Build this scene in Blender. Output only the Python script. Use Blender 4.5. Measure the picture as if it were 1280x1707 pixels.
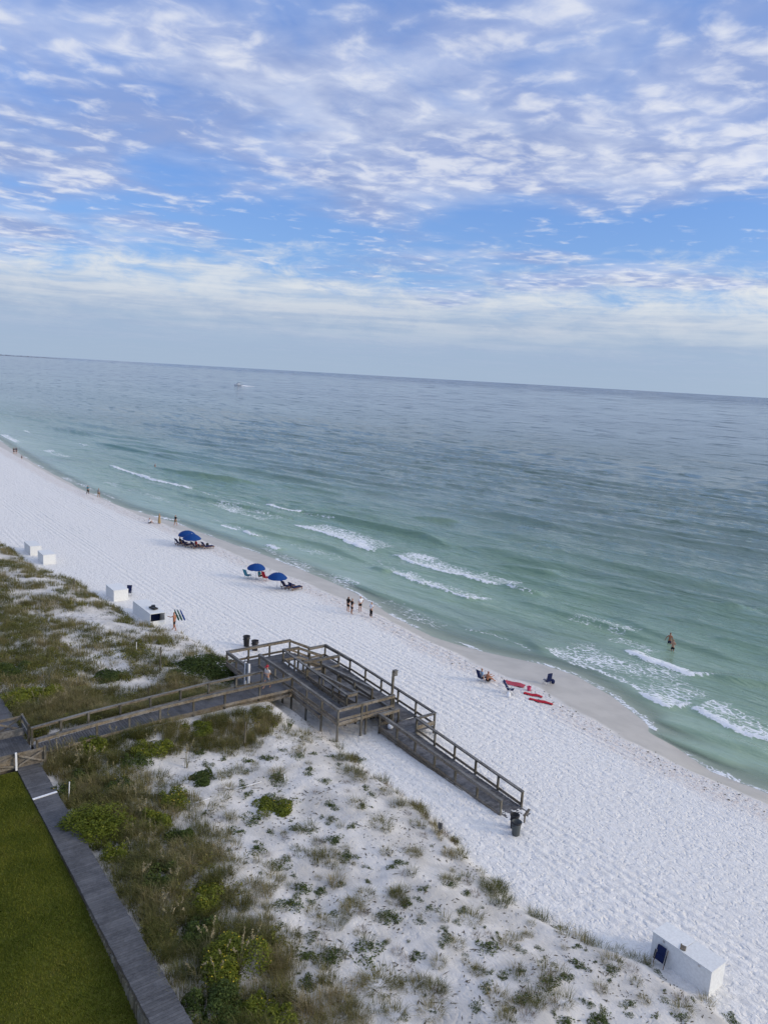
import bpy, bmesh, math, random
import numpy as np
from mathutils import Vector, Matrix

for _o in list(bpy.data.objects):
    bpy.data.objects.remove(_o)
C = bpy.context.scene
COL = C.collection
R = random.Random(11)
NR = np.random.default_rng(5)
PI = math.pi

# ------------------------------------------------------------------ camera
# world: +X seaward, +Y along the shore away from the camera, z = 0 sea level
CAMZ = 25.8
HEAD = math.radians(37.5)          # heading, clockwise from +Y
PITCH = math.radians(10.025)
ROLL = math.radians(3.264)
FPX = 1282.0
fwdh = Vector((math.sin(HEAD), math.cos(HEAD), 0))
rgt = Vector((math.cos(HEAD), -math.sin(HEAD), 0))
fwd = fwdh * math.cos(PITCH) + Vector((0, 0, -math.sin(PITCH)))
upv = fwdh * math.sin(PITCH) + Vector((0, 0, math.cos(PITCH)))
cam_x = rgt * math.cos(ROLL) + upv * math.sin(ROLL)
cam_y = -rgt * math.sin(ROLL) + upv * math.cos(ROLL)
cd = bpy.data.cameras.new('camera')
cam = bpy.data.objects.new('camera', cd)
COL.objects.link(cam)
M = Matrix.Identity(4)
for i in range(3):
    M[i][0] = cam_x[i]; M[i][1] = cam_y[i]; M[i][2] = -fwd[i]
M[2][3] = CAMZ
cam.matrix_world = M
cd.sensor_fit = 'VERTICAL'; cd.sensor_height = 36.0
cd.lens = FPX / 1707 * 36
cd.clip_start = 0.5; cd.clip_end = 200000
C.camera = cam
C.view_settings.view_transform = 'Standard'
C.view_settings.look = 'None'
C.view_settings.gamma = 1
C.view_settings.use_curve_mapping = False
C.view_settings.exposure = 0.24

# ------------------------------------------------------------------ world + sun
SUN_AZ = math.radians(139)         # clockwise from +Y: low in the west, right of and behind the camera
SUN_EL = math.radians(18)
sunv = Vector((math.sin(SUN_AZ) * math.cos(SUN_EL), math.cos(SUN_AZ) * math.cos(SUN_EL), math.sin(SUN_EL)))
sl = bpy.data.lights.new('sun', 'SUN'); sl.energy = 1.5; sl.angle = math.radians(14); sl.color = (1.0, 0.83, 0.62)
so = bpy.data.objects.new('sun', sl); COL.objects.link(so)
so.rotation_euler = (-sunv).to_track_quat('-Z', 'Y').to_euler()

W = bpy.data.worlds.new('World'); C.world = W; W.use_nodes = True


class NT:
    """small helper to write node trees"""
    def __init__(s, tree):
        s.t = tree; s.n = tree.nodes; s.l = tree.links; s.n.clear()
    def new(s, typ, **kw):
        n = s.n.new(typ)
        for k, v in kw.items():
            if k.startswith('_'):
                setattr(n, k[1:], v)
        return n
    def put(s, sock, v):
        if isinstance(v, bpy.types.NodeSocket): s.l.new(v, sock)
        elif v is not None: sock.default_value = v
    def math(s, op, a, b=None, c=None, clamp=False):
        n = s.n.new('ShaderNodeMath'); n.operation = op; n.use_clamp = clamp
        s.put(n.inputs[0], a)
        if b is not None: s.put(n.inputs[1], b)
        if c is not None: s.put(n.inputs[2], c)
        return n.outputs[0]
    def vmath(s, op, a, b=None, out=0):
        n = s.n.new('ShaderNodeVectorMath'); n.operation = op
        s.put(n.inputs[0], a)
        if b is not None: s.put(n.inputs[1], b)
        return n.outputs['Value'] if op in ('DOT_PRODUCT', 'LENGTH') else n.outputs[0]
    def mix(s, f, a, b, typ='MIX'):
        n = s.n.new('ShaderNodeMix'); n.data_type = 'RGBA'; n.blend_type = typ
        s.put(n.inputs[0], f)
        for q, v in ((6, a), (7, b)):
            if not isinstance(v, bpy.types.NodeSocket): v = (*v, 1) if len(v) == 3 else v
            s.put(n.inputs[q], v)
        return n.outputs[2]
    def ramp(s, v, a, b, lo=0.0, hi=1.0, smooth=True):
        n = s.n.new('ShaderNodeMapRange'); n.interpolation_type = 'SMOOTHSTEP' if smooth else 'LINEAR'; n.clamp = True
        s.put(n.inputs[0], v); s.put(n.inputs[1], a); s.put(n.inputs[2], b); s.put(n.inputs[3], lo); s.put(n.inputs[4], hi)
        return n.outputs[0]
    def noise(s, vec, scale, detail=4, rough=0.55, dist=0.0, out=0):
        n = s.n.new('ShaderNodeTexNoise'); n.noise_dimensions = '3D'
        if vec is not None: s.put(n.inputs['Vector'], vec)
        s.put(n.inputs['Scale'], scale); s.put(n.inputs['Detail'], detail); s.put(n.inputs['Roughness'], rough); s.put(n.inputs['Distortion'], dist)
        return n.outputs[out]
    def comb(s, x, y, z=0.0):
        n = s.n.new('ShaderNodeCombineXYZ')
        s.put(n.inputs[0], x); s.put(n.inputs[1], y); s.put(n.inputs[2], z)
        return n.outputs[0]
    def sep(s, v):
        n = s.n.new('ShaderNodeSeparateXYZ'); s.put(n.inputs[0], v)
        return n.outputs
    def attr(s, name, out='Fac'):
        n = s.n.new('ShaderNodeAttribute'); n.attribute_name = name
        return n.outputs[out]


def build_world():
    t = NT(W.node_tree)
    out = t.new('ShaderNodeOutputWorld'); bg = t.new('ShaderNodeBackground')
    bg.inputs['Strength'].default_value = 0.1
    t.l.new(bg.outputs[0], out.inputs[0])
    sky = t.new('ShaderNodeTexSky'); sky.sky_type = 'NISHITA'; sky.sun_disc = False
    sky.sun_elevation = SUN_EL; sky.sun_rotation = SUN_AZ
    sky.air_density = 1.0; sky.dust_density = 0.6; sky.ozone_density = 2.0
    d = t.n.new('ShaderNodeTexCoord').outputs['Generated']
    d = t.vmath('NORMALIZE', d)
    x, y, z = t.sep(d)
    zc = t.math('MAXIMUM', z, 0.0)
    zz = t.math('ADD', zc, 0.035)
    # cloud-deck coordinates: along / across the camera-independent shore heading
    u = t.math('DIVIDE', x, zz); v = t.math('DIVIDE', y, zz)
    p = t.comb(u, v, 0.0)
    # --- clear sky
    clear = t.mix(1.0, sky.outputs[0], (0.86, 1.12, 1.62), 'MULTIPLY')
    low = t.ramp(z, 0.0, 0.32)
    base = t.mix(low, (2.5, 4.0, 6.4), (1.3, 2.7, 6.5))
    clear = t.mix(0.62, clear, base)
    # --- glow round the low sun behind the cloud deck
    g = t.math('MAXIMUM', t.vmath('DOT_PRODUCT', d, tuple(sunv)), 0.0)
    gp = t.math('POWER', g, 2.5)
    glow = t.comb(t.math('MULTIPLY_ADD', gp, 1.75, 1.0), t.math('MULTIPLY_ADD', gp, 1.45, 1.0), t.math('MULTIPLY_ADD', gp, 0.85, 1.0))
    # --- high broken sheet (altocumulus): soft lavender sheet, brighter puffs, blue gaps
    cov = t.noise(t.vmath('ADD', p, (2.2, 0.7, 0.0)), 0.50, 3, 0.5, 0.3)
    med = t.noise(t.vmath('ADD', p, (31.7, 4.1, 2.0)), 1.9, 4, 0.55, 0.5)
    cel = t.noise(t.vmath('ADD', p, (7.3, 2.9, 0.0)), 7.0, 5, 0.54, 0.35)
    gap = t.math('MULTIPLY', t.ramp(z, 0.11, 0.15), t.ramp(z, 0.165, 0.215, 1.0, 0.0))
    bias = t.math('MULTIPLY_ADD', gap, -0.085, t.math('ADD', t.ramp(z, 0.15, 0.40, 0.0, 0.05), t.ramp(z, 0.38, 0.85, 0.0, 0.16)))  # last ramp adds unseen cloud overhead, there to whiten and brighten the light
    cs = t.math('ADD', t.math('MULTIPLY_ADD', cov, 0.95, t.math('MULTIPLY', med, 0.45)), bias)
    veil = t.ramp(cs, 0.57, 0.83, 0.0, 0.92)
    sh = t.math('ADD', t.math('MULTIPLY', cel, 0.42), t.math('MULTIPLY', t.noise(t.vmath('ADD', p, (3.3, 9.1, 5.0)), 1.35, 4, 0.55, 0.4), 0.85))
    vcol = t.mix(t.ramp(sh, 0.50, 0.80), (2.6, 3.3, 5.45), (5.35, 5.85, 7.2))
    vcol = t.mix(t.ramp(med, 0.35, 0.68, 0.0, 0.30), vcol, (2.7, 3.7, 6.8))
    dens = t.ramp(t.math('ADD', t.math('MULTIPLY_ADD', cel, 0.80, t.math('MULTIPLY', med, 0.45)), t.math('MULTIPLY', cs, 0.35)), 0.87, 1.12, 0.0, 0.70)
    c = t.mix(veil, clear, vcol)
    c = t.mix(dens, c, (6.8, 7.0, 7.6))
    # --- low bank: streaky layer a few degrees above the horizon
    ang = t.math('MULTIPLY', t.math('ARCTAN2', x, y), 1.0)
    q = t.comb(t.math('MULTIPLY', ang, 3.0), t.math('MULTIPLY', z, 26.0), 0.0)
    n1 = t.noise(q, 1.1, 6, 0.6, 0.35)
    n2 = t.noise(t.vmath('ADD', q, (5.2, 1.3, 7.7)), 2.6, 5, 0.6, 0.3)
    pf = t.noise(t.comb(t.math('MULTIPLY', ang, 15.0), t.math('MULTIPLY', z, 44.0), 2.0), 1.0, 6, 0.62, 0.5)
    top = t.math('ADD', z, t.math('ADD', t.math('MULTIPLY', t.math('SUBTRACT', n1, 0.5), -0.11), t.math('MULTIPLY', t.math('SUBTRACT', pf, 0.5), -0.16)))
    bank = t.ramp(top, 0.150, 0.085)
    streak = t.ramp(t.math('ADD', t.math('MULTIPLY_ADD', t.noise(t.vmath('MULTIPLY', q, (0.6, 2.2, 1.0)), 1.2, 5, 0.6), 0.5, t.math('MULTIPLY', n2, 0.35)), t.math('MULTIPLY', pf, 0.40)), 0.50, 0.76)
    bright = t.ramp(z, 0.055, 0.112)
    bcol = t.mix(bright, (3.1, 4.0, 5.4), t.mix(streak, (4.0, 4.9, 6.3), (6.4, 6.75, 7.1)))
    bcol = t.mix(t.math('MULTIPLY', streak, t.ramp(z, 0.025, 0.07, 0.0, 0.45)), bcol, (6.3, 6.5, 6.7))
    c = t.mix(t.math('MULTIPLY', bank, 0.92), c, bcol)
    hz = t.ramp(z, 0.0, 0.045, 0.7, 0.0)
    c = t.mix(hz, c, (3.2, 4.1, 5.3))
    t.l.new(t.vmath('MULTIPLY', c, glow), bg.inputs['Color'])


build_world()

# ------------------------------------------------------------------ numeric helpers
CAMP = np.array([0, 0, CAMZ])
_r, _u, _f = np.array(cam_x), np.array(cam_y), np.array(fwd)


def ray(px, py):
    v = _f * FPX + _r * (px - 640.0) - _u * (py - 853.5)
    return v / np.linalg.norm(v)


def at(px, py, z=0.0):
    """ground-survey helper: photo pixel to a point on the level z"""
    r = ray(px, py)
    return Vector(CAMP + r * ((z - CAMZ) / r[2]))


def _perm(seed):
    return np.random.default_rng(seed).permutation(256)


def perlin(x, y, seed=0):
    p = _perm(seed); p = np.concatenate([p, p])
    ang = np.random.default_rng(seed + 99).uniform(0, 2 * np.pi, 256)
    gx, gy = np.cos(ang), np.sin(ang)
    xi = np.floor(x).astype(int); yi = np.floor(y).astype(int)
    xf = x - xi; yf = y - yi
    xi &= 255; yi &= 255
    def g(ix, iy, dx, dy):
        h = p[p[ix & 255] + (iy & 255)]
        return gx[h] * dx + gy[h] * dy
    s = xf * xf * xf * (xf * (xf * 6 - 15) + 10); q = yf * yf * yf * (yf * (yf * 6 - 15) + 10)
    a = g(xi, yi, xf, yf); b = g(xi + 1, yi, xf - 1, yf)
    c = g(xi, yi + 1, xf, yf - 1); d = g(xi + 1, yi + 1, xf - 1, yf - 1)
    return (a + s * (b - a)) * (1 - q) + (c + s * (d - c)) * q


def fbm(x, y, seed=0, octv=4, gain=0.5):
    s = np.zeros_like(x, dtype=float); a = 1.0; f = 1.0
    for i in range(octv):
        s += a * perlin(x * f, y * f, seed + i * 7); a *= gain; f *= 2.03
    return s


def sstep(a, b, x):
    t = np.clip((x - a) / (b - a), 0, 1)
    return t * t * (3 - 2 * t)


# shoreline survey: (Y, X)
_S = np.array([(-400, 48), (-60, 49.5), (0, 49.4), (21, 49.5), (25, 49), (28, 50), (32, 51.8), (37, 54), (41.5, 55), (45, 54.2), (50.5, 51.6), (56, 50.3), (64, 50.5), (72, 52), (80, 52), (94, 51.2), (108, 49.5), (121, 48.3), (136, 45.4), (161, 44.5), (197, 45), (254, 48), (300, 49), (600, 40), (3000, -200)])
_Wt = np.array([(-400, 45), (0, 46), (20, 46.3), (30, 46.0), (40, 47.6), (46, 46.7), (61, 47.4), (72, 47.0), (85, 46.3), (100, 45.5), (115, 44.6), (130, 43.2), (165, 42.0), (229, 43.2), (300, 45), (600, 36), (3000, -205)])
_E = np.array([(-400, 28), (12.8, 28.1), (15.6, 28.0), (17.6, 26.9), (21, 26.0), (24.8, 26.5), (28.8, 27.3), (34, 27.3), (39, 27.4), (46.8, 27.3), (56.7, 27.6), (63.6, 27.3), (68, 24.7), (75.6, 24), (85.8, 23.6), (92.8, 21.2), (109, 20.2), (160, 18), (400, 12), (3000, -260)])


def shore(Y): return np.interp(Y, _S[:, 0], _S[:, 1]) + 0.35 * perlin(Y * 0.16, Y * 0 + 3.3, 4)
def wetx(Y): return np.interp(Y, _Wt[:, 0], _Wt[:, 1]) + 0.5 * perlin(Y * 0.11, Y * 0 + 7.7, 6)
def edge(Y): return np.interp(Y, _E[:, 0], _E[:, 1]) + 0.5 * perlin(Y * 0.33, Y * 0 + 1.1, 9)


def zground(X, Y, fine=True):
    X = np.asarray(X, float); Y = np.asarray(Y, float)
    S = shore(Y); Wx = wetx(Y); E = edge(Y)
    t = np.clip((X - E) / np.maximum(Wx - E, 1), 0, 1)
    zb = 1.42 - 0.42 * t ** 1.3
    zw = 1.0 * (1 - np.clip((X - Wx) / np.maximum(S - Wx, 0.5), 0, 1)) ** 1.15
    zs = -np.maximum(X - S, 0) * 0.075
    z = np.where(X < Wx, zb, np.where(X < S, zw, np.maximum(zs, -3.0)))
    # dune
    dn = E - X
    bump = fbm(X * 0.16, Y * 0.16, 21, 4) * 0.34 + fbm(X * 0.7, Y * 0.7, 31, 3) * 0.07
    zd = 1.42 + 0.50 * sstep(0.0, 1.2, dn) + 0.62 * sstep(0.8, 5.0, dn) + 0.60 * sstep(4.0, 16.0, dn) + bump * sstep(0.3, 3, dn)
    zd = np.where((X < 9.6), np.minimum(zd, 3.05 + bump * 0.3), zd)
    # keep sand below the boardwalks
    wk = sstep(4.2, 1.5, np.abs(Y - 45.0)) * sstep(28.0, 26.6, X)
    dk = np.interp(X, [9.7, 13, 17, 21.5, 25.0, 26.5, 27.6], [3.52, 3.62, 3.58, 3.36, 3.15, 2.45, 1.75])
    zd = zd * (1 - wk) + wk * np.minimum(dk - 0.20 + 0.4 * bump, dk - 0.09)
    bw = sstep(10.6, 9.7, X)
    zd = zd * (1 - bw) + np.minimum(zd, 3.2) * bw
    st = sstep(25.0, 26.6, X) * sstep(37, 40, Y) * sstep(55, 52, Y)
    zd = zd * (1 - st) + np.minimum(zd, 2.0) * st
    z = np.where(dn > 0, zd, z)
    pit = sstep(9.35, 8.95, X) * sstep(43.2, 42.8, Y)
    z = z * (1 - pit) + 1.7 * pit
    if fine:
        dry = sstep(-0.2, 0.9, Wx - X) * sstep(-0.5, 0.8, X - E)
        trk = fbm(X * 3.0, Y * 2.0, 41, 2, 0.6) - 1.1 * sstep(0.15, 0.50, perlin(X * 2.9, Y * 2.0, 47)) + 0.3 * sstep(0.30, 0.55, perlin(X * 3.1, Y * 2.1, 48))
        lane = np.sin(X * 2 * PI / 0.50 + 2.0 * perlin(X * 0.2, Y * 0.05, 52)) * sstep(0.0, 0.35, perlin(X * 0.25, Y * 0.03, 57))
        amt = 0.55 + 0.6 * sstep(-0.3, 0.4, perlin(X * 0.12, Y * 0.09, 61))
        z = z + dry * (trk * 0.046 * amt + lane * 0.022)
        z = z + (dn > 0.3) * (fbm(X * 2.1, Y * 2.1, 71, 2) * 0.03)
    return z


def GT(px, py):
    """photo pixel to the sand surface"""
    z = 1.3
    for _ in range(8):
        p = at(px, py, z); z = float(zground(np.array([p.x]), np.array([p.y]), False)[0])
    p.z = z
    return p


def zg(x, y): return float(zground(np.array([x]), np.array([y]), True)[0])


# ------------------------------------------------------------------ materials
MATS = {}


def mat(name, col=(0.5, 0.5, 0.5), rough=0.6, spec=0.4, var=0.0, fn=None, metal=0.0):
    if name in MATS: return MATS[name]
    m = bpy.data.materials.new(name); m.use_nodes = True
    t = NT(m.node_tree)
    o = t.new('ShaderNodeOutputMaterial'); b = t.new('ShaderNodeBsdfPrincipled')
    t.l.new(b.outputs[0], o.inputs[0])
    b.inputs['Roughness'].default_value = rough; b.inputs['Specular IOR Level'].default_value = spec
    b.inputs['Metallic'].default_value = metal
    g = t.n.new('ShaderNodeNewGeometry').outputs['Position']
    if fn: fn(t, b, g, o)
    else:
        n = t.noise(g, 9.0, 4, 0.6)
        f = t.ramp(n, 0.25, 0.75, 1 - max(var, 0.08), 1 + max(var, 0.08))
        if var:
            rn = t.n.new('ShaderNodeObjectInfo').outputs['Random']
            f = t.math('MULTIPLY', f, t.ramp(rn, 0, 1, 1 - var, 1 + var, False))
        c = t.vmath('SCALE', t.comb(*col)); t.put(c.node.inputs['Scale'], f)
        t.l.new(c, b.inputs['Base Color'])
    MATS[name] = m
    return m


def wood(name, col, dark, grain=(1, 1, 1), rough=0.75, weather=(0.28, 0.28, 0.275), wamt=0.28, var=0.32):
    def fn(t, b, g, o):
        rn = t.n.new('ShaderNodeObjectInfo').outputs['Random']
        gv = t.vmath('ADD', t.vmath('MULTIPLY', g, grain), t.vmath('SCALE', (17.0, 9.0, 31.0)))
        t.put(gv.node.inputs[1].links[0].from_node.inputs['Scale'], rn)
        n = t.noise(gv, 7.0, 5, 0.65, 0.4)
        k = t.noise(g, 1.1, 4, 0.6)
        c = t.mix(t.ramp(n, 0.32, 0.68), dark, col)
        c = t.mix(t.ramp(k, 0.42, 0.62, 0.0, wamt), c, weather)
        v = t.ramp(rn, 0, 1, 1 - var, 1 + var, False)
        s = t.vmath('SCALE', c); t.put(s.node.inputs['Scale'], v)
        t.l.new(s, b.inputs['Base Color'])
        bp = t.n.new('ShaderNodeBump'); bp.inputs['Strength'].default_value = 0.4; bp.inputs['Distance'].default_value = 0.006
        t.l.new(n, bp.inputs['Height']); t.l.new(bp.outputs[0], b.inputs['Normal'])
    return mat(name, rough=rough, spec=0.3, fn=fn)


M_RAIL = wood('weathered_pine', (0.205, 0.168, 0.120), (0.090, 0.075, 0.056))
M_CAP = wood('grey_rail_wood', (0.150, 0.145, 0.135), (0.070, 0.069, 0.067))
M_POST = wood('post_wood', (0.120, 0.106, 0.075), (0.055, 0.049, 0.036), (1, 1, 0.25))
M_DECK = wood('grey_deck_board', (0.094, 0.096, 0.102), (0.060, 0.061, 0.066), rough=0.6, weather=(0.15, 0.153, 0.162), wamt=0.35, var=0.16)
M_RAMP = wood('ramp_board', (0.100, 0.100, 0.104), (0.055, 0.056, 0.060), rough=0.65, weather=(0.34, 0.34, 0.36), wamt=0.3, var=0.16)
M_LOG = wood('retaining_log', (0.17, 0.15, 0.095), (0.07, 0.062, 0.04), (1, 1, 0.2), var=0.3)
M_WHITE = mat('white_paint', (0.72, 0.73, 0.72), 0.5, 0.4, 0.03)
M_BLUE = mat('umbrella_canvas', (0.004, 0.046, 0.20), 0.75, 0.2, 0.05)
M_NAVY = mat('navy_canvas', (0.010, 0.018, 0.07), 0.8, 0.2)
M_BLACK = mat('black_plastic', (0.012, 0.012, 0.014), 0.5, 0.4)
M_GREYBIN = mat('grey_bin_plastic', (0.075, 0.085, 0.085), 0.5, 0.4)
M_METAL = mat('aluminium', (0.55, 0.55, 0.56), 0.35, 0.5, metal=0.8)
M_TEAK = mat('lounger_wood', (0.16, 0.085, 0.045), 0.7)
M_RED = mat('red_cloth', (0.42, 0.018, 0.035), 0.85, 0.2)
M_PINK = mat('pink_plastic', (0.55, 0.05, 0.13), 0.5)
M_TEAL = mat('teal_cloth', (0.05, 0.20, 0.27), 0.85, 0.2)
M_GREENC = mat('dark_green_canvas', (0.012, 0.07, 0.055), 0.8, 0.2)
M_DARK = mat('dark_interior', (0.02, 0.02, 0.025), 0.8)
M_PVC = mat('white_pipe', (0.75, 0.76, 0.78), 0.4)


def m_foliage(name, c1, c2, c3, rough=0.6, trans=0.25):
    """c1..c2 green range along attribute 'tint', c3 dry"""
    def fn(t, b, g, o):
        a = t.attr('tint'); rn = t.n.new('ShaderNodeObjectInfo').outputs['Random']
        a = t.math('ADD', a, t.math('MULTIPLY', t.math('SUBTRACT', rn, 0.5), 0.35), clamp=True)
        c = t.mix(t.ramp(a, 0.0, 0.5), c1, c2)
        c = t.mix(t.ramp(a, 0.55, 1.0), c, c3)
        t.l.new(c, b.inputs['Base Color'])
        tr = t.n.new('ShaderNodeBsdfTranslucent'); t.l.new(c, tr.inputs[0])
        mx = t.n.new('ShaderNodeMixShader'); mx.inputs[0].default_value = trans
        t.l.new(b.outputs[0], mx.inputs[1]); t.l.new(tr.outputs[0], mx.inputs[2]); t.l.new(mx.outputs[0], o.inputs[0])
    return mat(name, rough=rough, spec=0.25, fn=fn)


M_GRASS = m_foliage('dune_grass_blades', (0.085, 0.096, 0.020), (0.190, 0.172, 0.066), (0.35, 0.285, 0.16))
M_COVER = m_foliage('olive_ground_cover', (0.075, 0.090, 0.012), (0.140, 0.148, 0.024), (0.24, 0.215, 0.06))
M_OAT = m_foliage('sea_oat_straw', (0.12, 0.13, 0.05), (0.22, 0.20, 0.10), (0.36, 0.30, 0.18))
M_LEAF = m_foliage('creeper_leaves', (0.040, 0.065, 0.016), (0.078, 0.108, 0.026), (0.15, 0.135, 0.055))
M_BUSH = m_foliage('bush_leaves', (0.068, 0.094, 0.008), (0.138, 0.165, 0.014), (0.24, 0.24, 0.035))
M_DKBUSH = m_foliage('dark_bush_leaves', (0.036, 0.060, 0.012), (0.068, 0.098, 0.018), (0.12, 0.13, 0.03))
M_TWIG = m_foliage('dead_twigs', (0.10, 0.072, 0.05), (0.16, 0.12, 0.085), (0.24, 0.19, 0.14), trans=0.0)
M_LITTER = m_foliage('dead_leaf_litter', (0.050, 0.042, 0.028), (0.085, 0.072, 0.045), (0.15, 0.12, 0.08), trans=0.0)
M_FLOWER = mat('yellow_petals', (0.75, 0.52, 0.03), 0.6)
M_LAWN = m_foliage('lawn_blades', (0.080, 0.106, 0.011), (0.150, 0.166, 0.020), (0.22, 0.205, 0.05), trans=0.2)


def f_sand(t, b, g, o):
    wet = t.attr('wet'); dune = t.attr('dune')
    x, y, z = t.sep(g)
    n = t.noise(g, 0.5, 4, 0.6); n2 = t.noise(g, 3.2, 5, 0.6); n3 = t.noise(g, 26.0, 3, 0.6)
    dryc = t.mix(t.ramp(n2, 0.3, 0.7), (0.72, 0.71, 0.69), (0.81, 0.80, 0.78))
    dc = t.mix(t.ramp(n, 0.35, 0.65), (0.47, 0.455, 0.43), (0.64, 0.62, 0.59))
    sp = t.math('MULTIPLY', t.ramp(n3, 0.60, 0.70), t.ramp(n2, 0.42, 0.62))
    dc = t.mix(t.math('MULTIPLY', sp, 0.65), dc, (0.10, 0.09, 0.075))
    c = t.mix(dune, dryc, dc)
    # shelly, slightly pink strip above the wash line
    strip = t.attr('strip')
    c = t.mix(t.math('MULTIPLY', strip, t.ramp(n2, 0.4, 0.65, 0.1, 0.7)), c, (0.60, 0.52, 0.47))
    c = t.mix(wet, c, t.mix(t.ramp(n, 0.3, 0.7), (0.43, 0.405, 0.365), (0.50, 0.47, 0.425)))
    t.l.new(c, b.inputs['Base Color'])
    t.l.new(t.ramp(wet, 0.0, 1.0, 0.9, 0.42), b.inputs['Roughness'])
    # footprints and wheel ruts as fine relief
    gg = t.vmath('MULTIPLY', g, (1.0, 0.75, 1.0))
    f1 = t.noise(gg, 5.0, 4, 0.6, 0.6)
    vo = t.n.new('ShaderNodeTexVoronoi'); vo.feature = 'SMOOTH_F1'; vo.inputs['Scale'].default_value = 2.9; vo.inputs['Smoothness'].default_value = 0.5
    t.l.new(t.vmath('ADD', gg, t.noise(g, 1.5, 2, 0.5, out=1)), vo.inputs['Vector'])
    vd = t.ramp(vo.outputs['Distance'], 0.05, 0.42)
    ry = t.math('SINE', t.math('ADD', t.math('MULTIPLY', x, 9.5), t.math('MULTIPLY', t.noise(t.vmath('MULTIPLY', g, (0.4, 0.06, 1)), 1.0, 3, 0.5), 9.0)))
    rut = t.math('MULTIPLY', ry, t.ramp(t.noise(t.vmath('MULTIPLY', g, (0.35, 0.03, 1)), 1.0, 2, 0.5), 0.48, 0.62))
    hgt = t.math('ADD', t.math('ADD', t.math('MULTIPLY', f1, 1.0), t.math('MULTIPLY', vd, 0.45)), t.math('MULTIPLY', rut, 0.2))
    hgt = t.math('ADD', hgt, t.math('MULTIPLY', n3, 0.10))
    bp = t.n.new('ShaderNodeBump'); bp.inputs['Distance'].default_value = 0.13
    t.put(bp.inputs['Strength'], t.math('MULTIPLY', t.ramp(wet, 0.0, 0.7, 1.0, 0.03), t.ramp(dune, 0, 1, 0.85, 0.35)))
    t.l.new(hgt, bp.inputs['Height']); t.l.new(bp.outputs[0], b.inputs['Normal'])


M_SAND = mat('white_quartz_sand', rough=0.9, spec=0.2, fn=f_sand)


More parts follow.
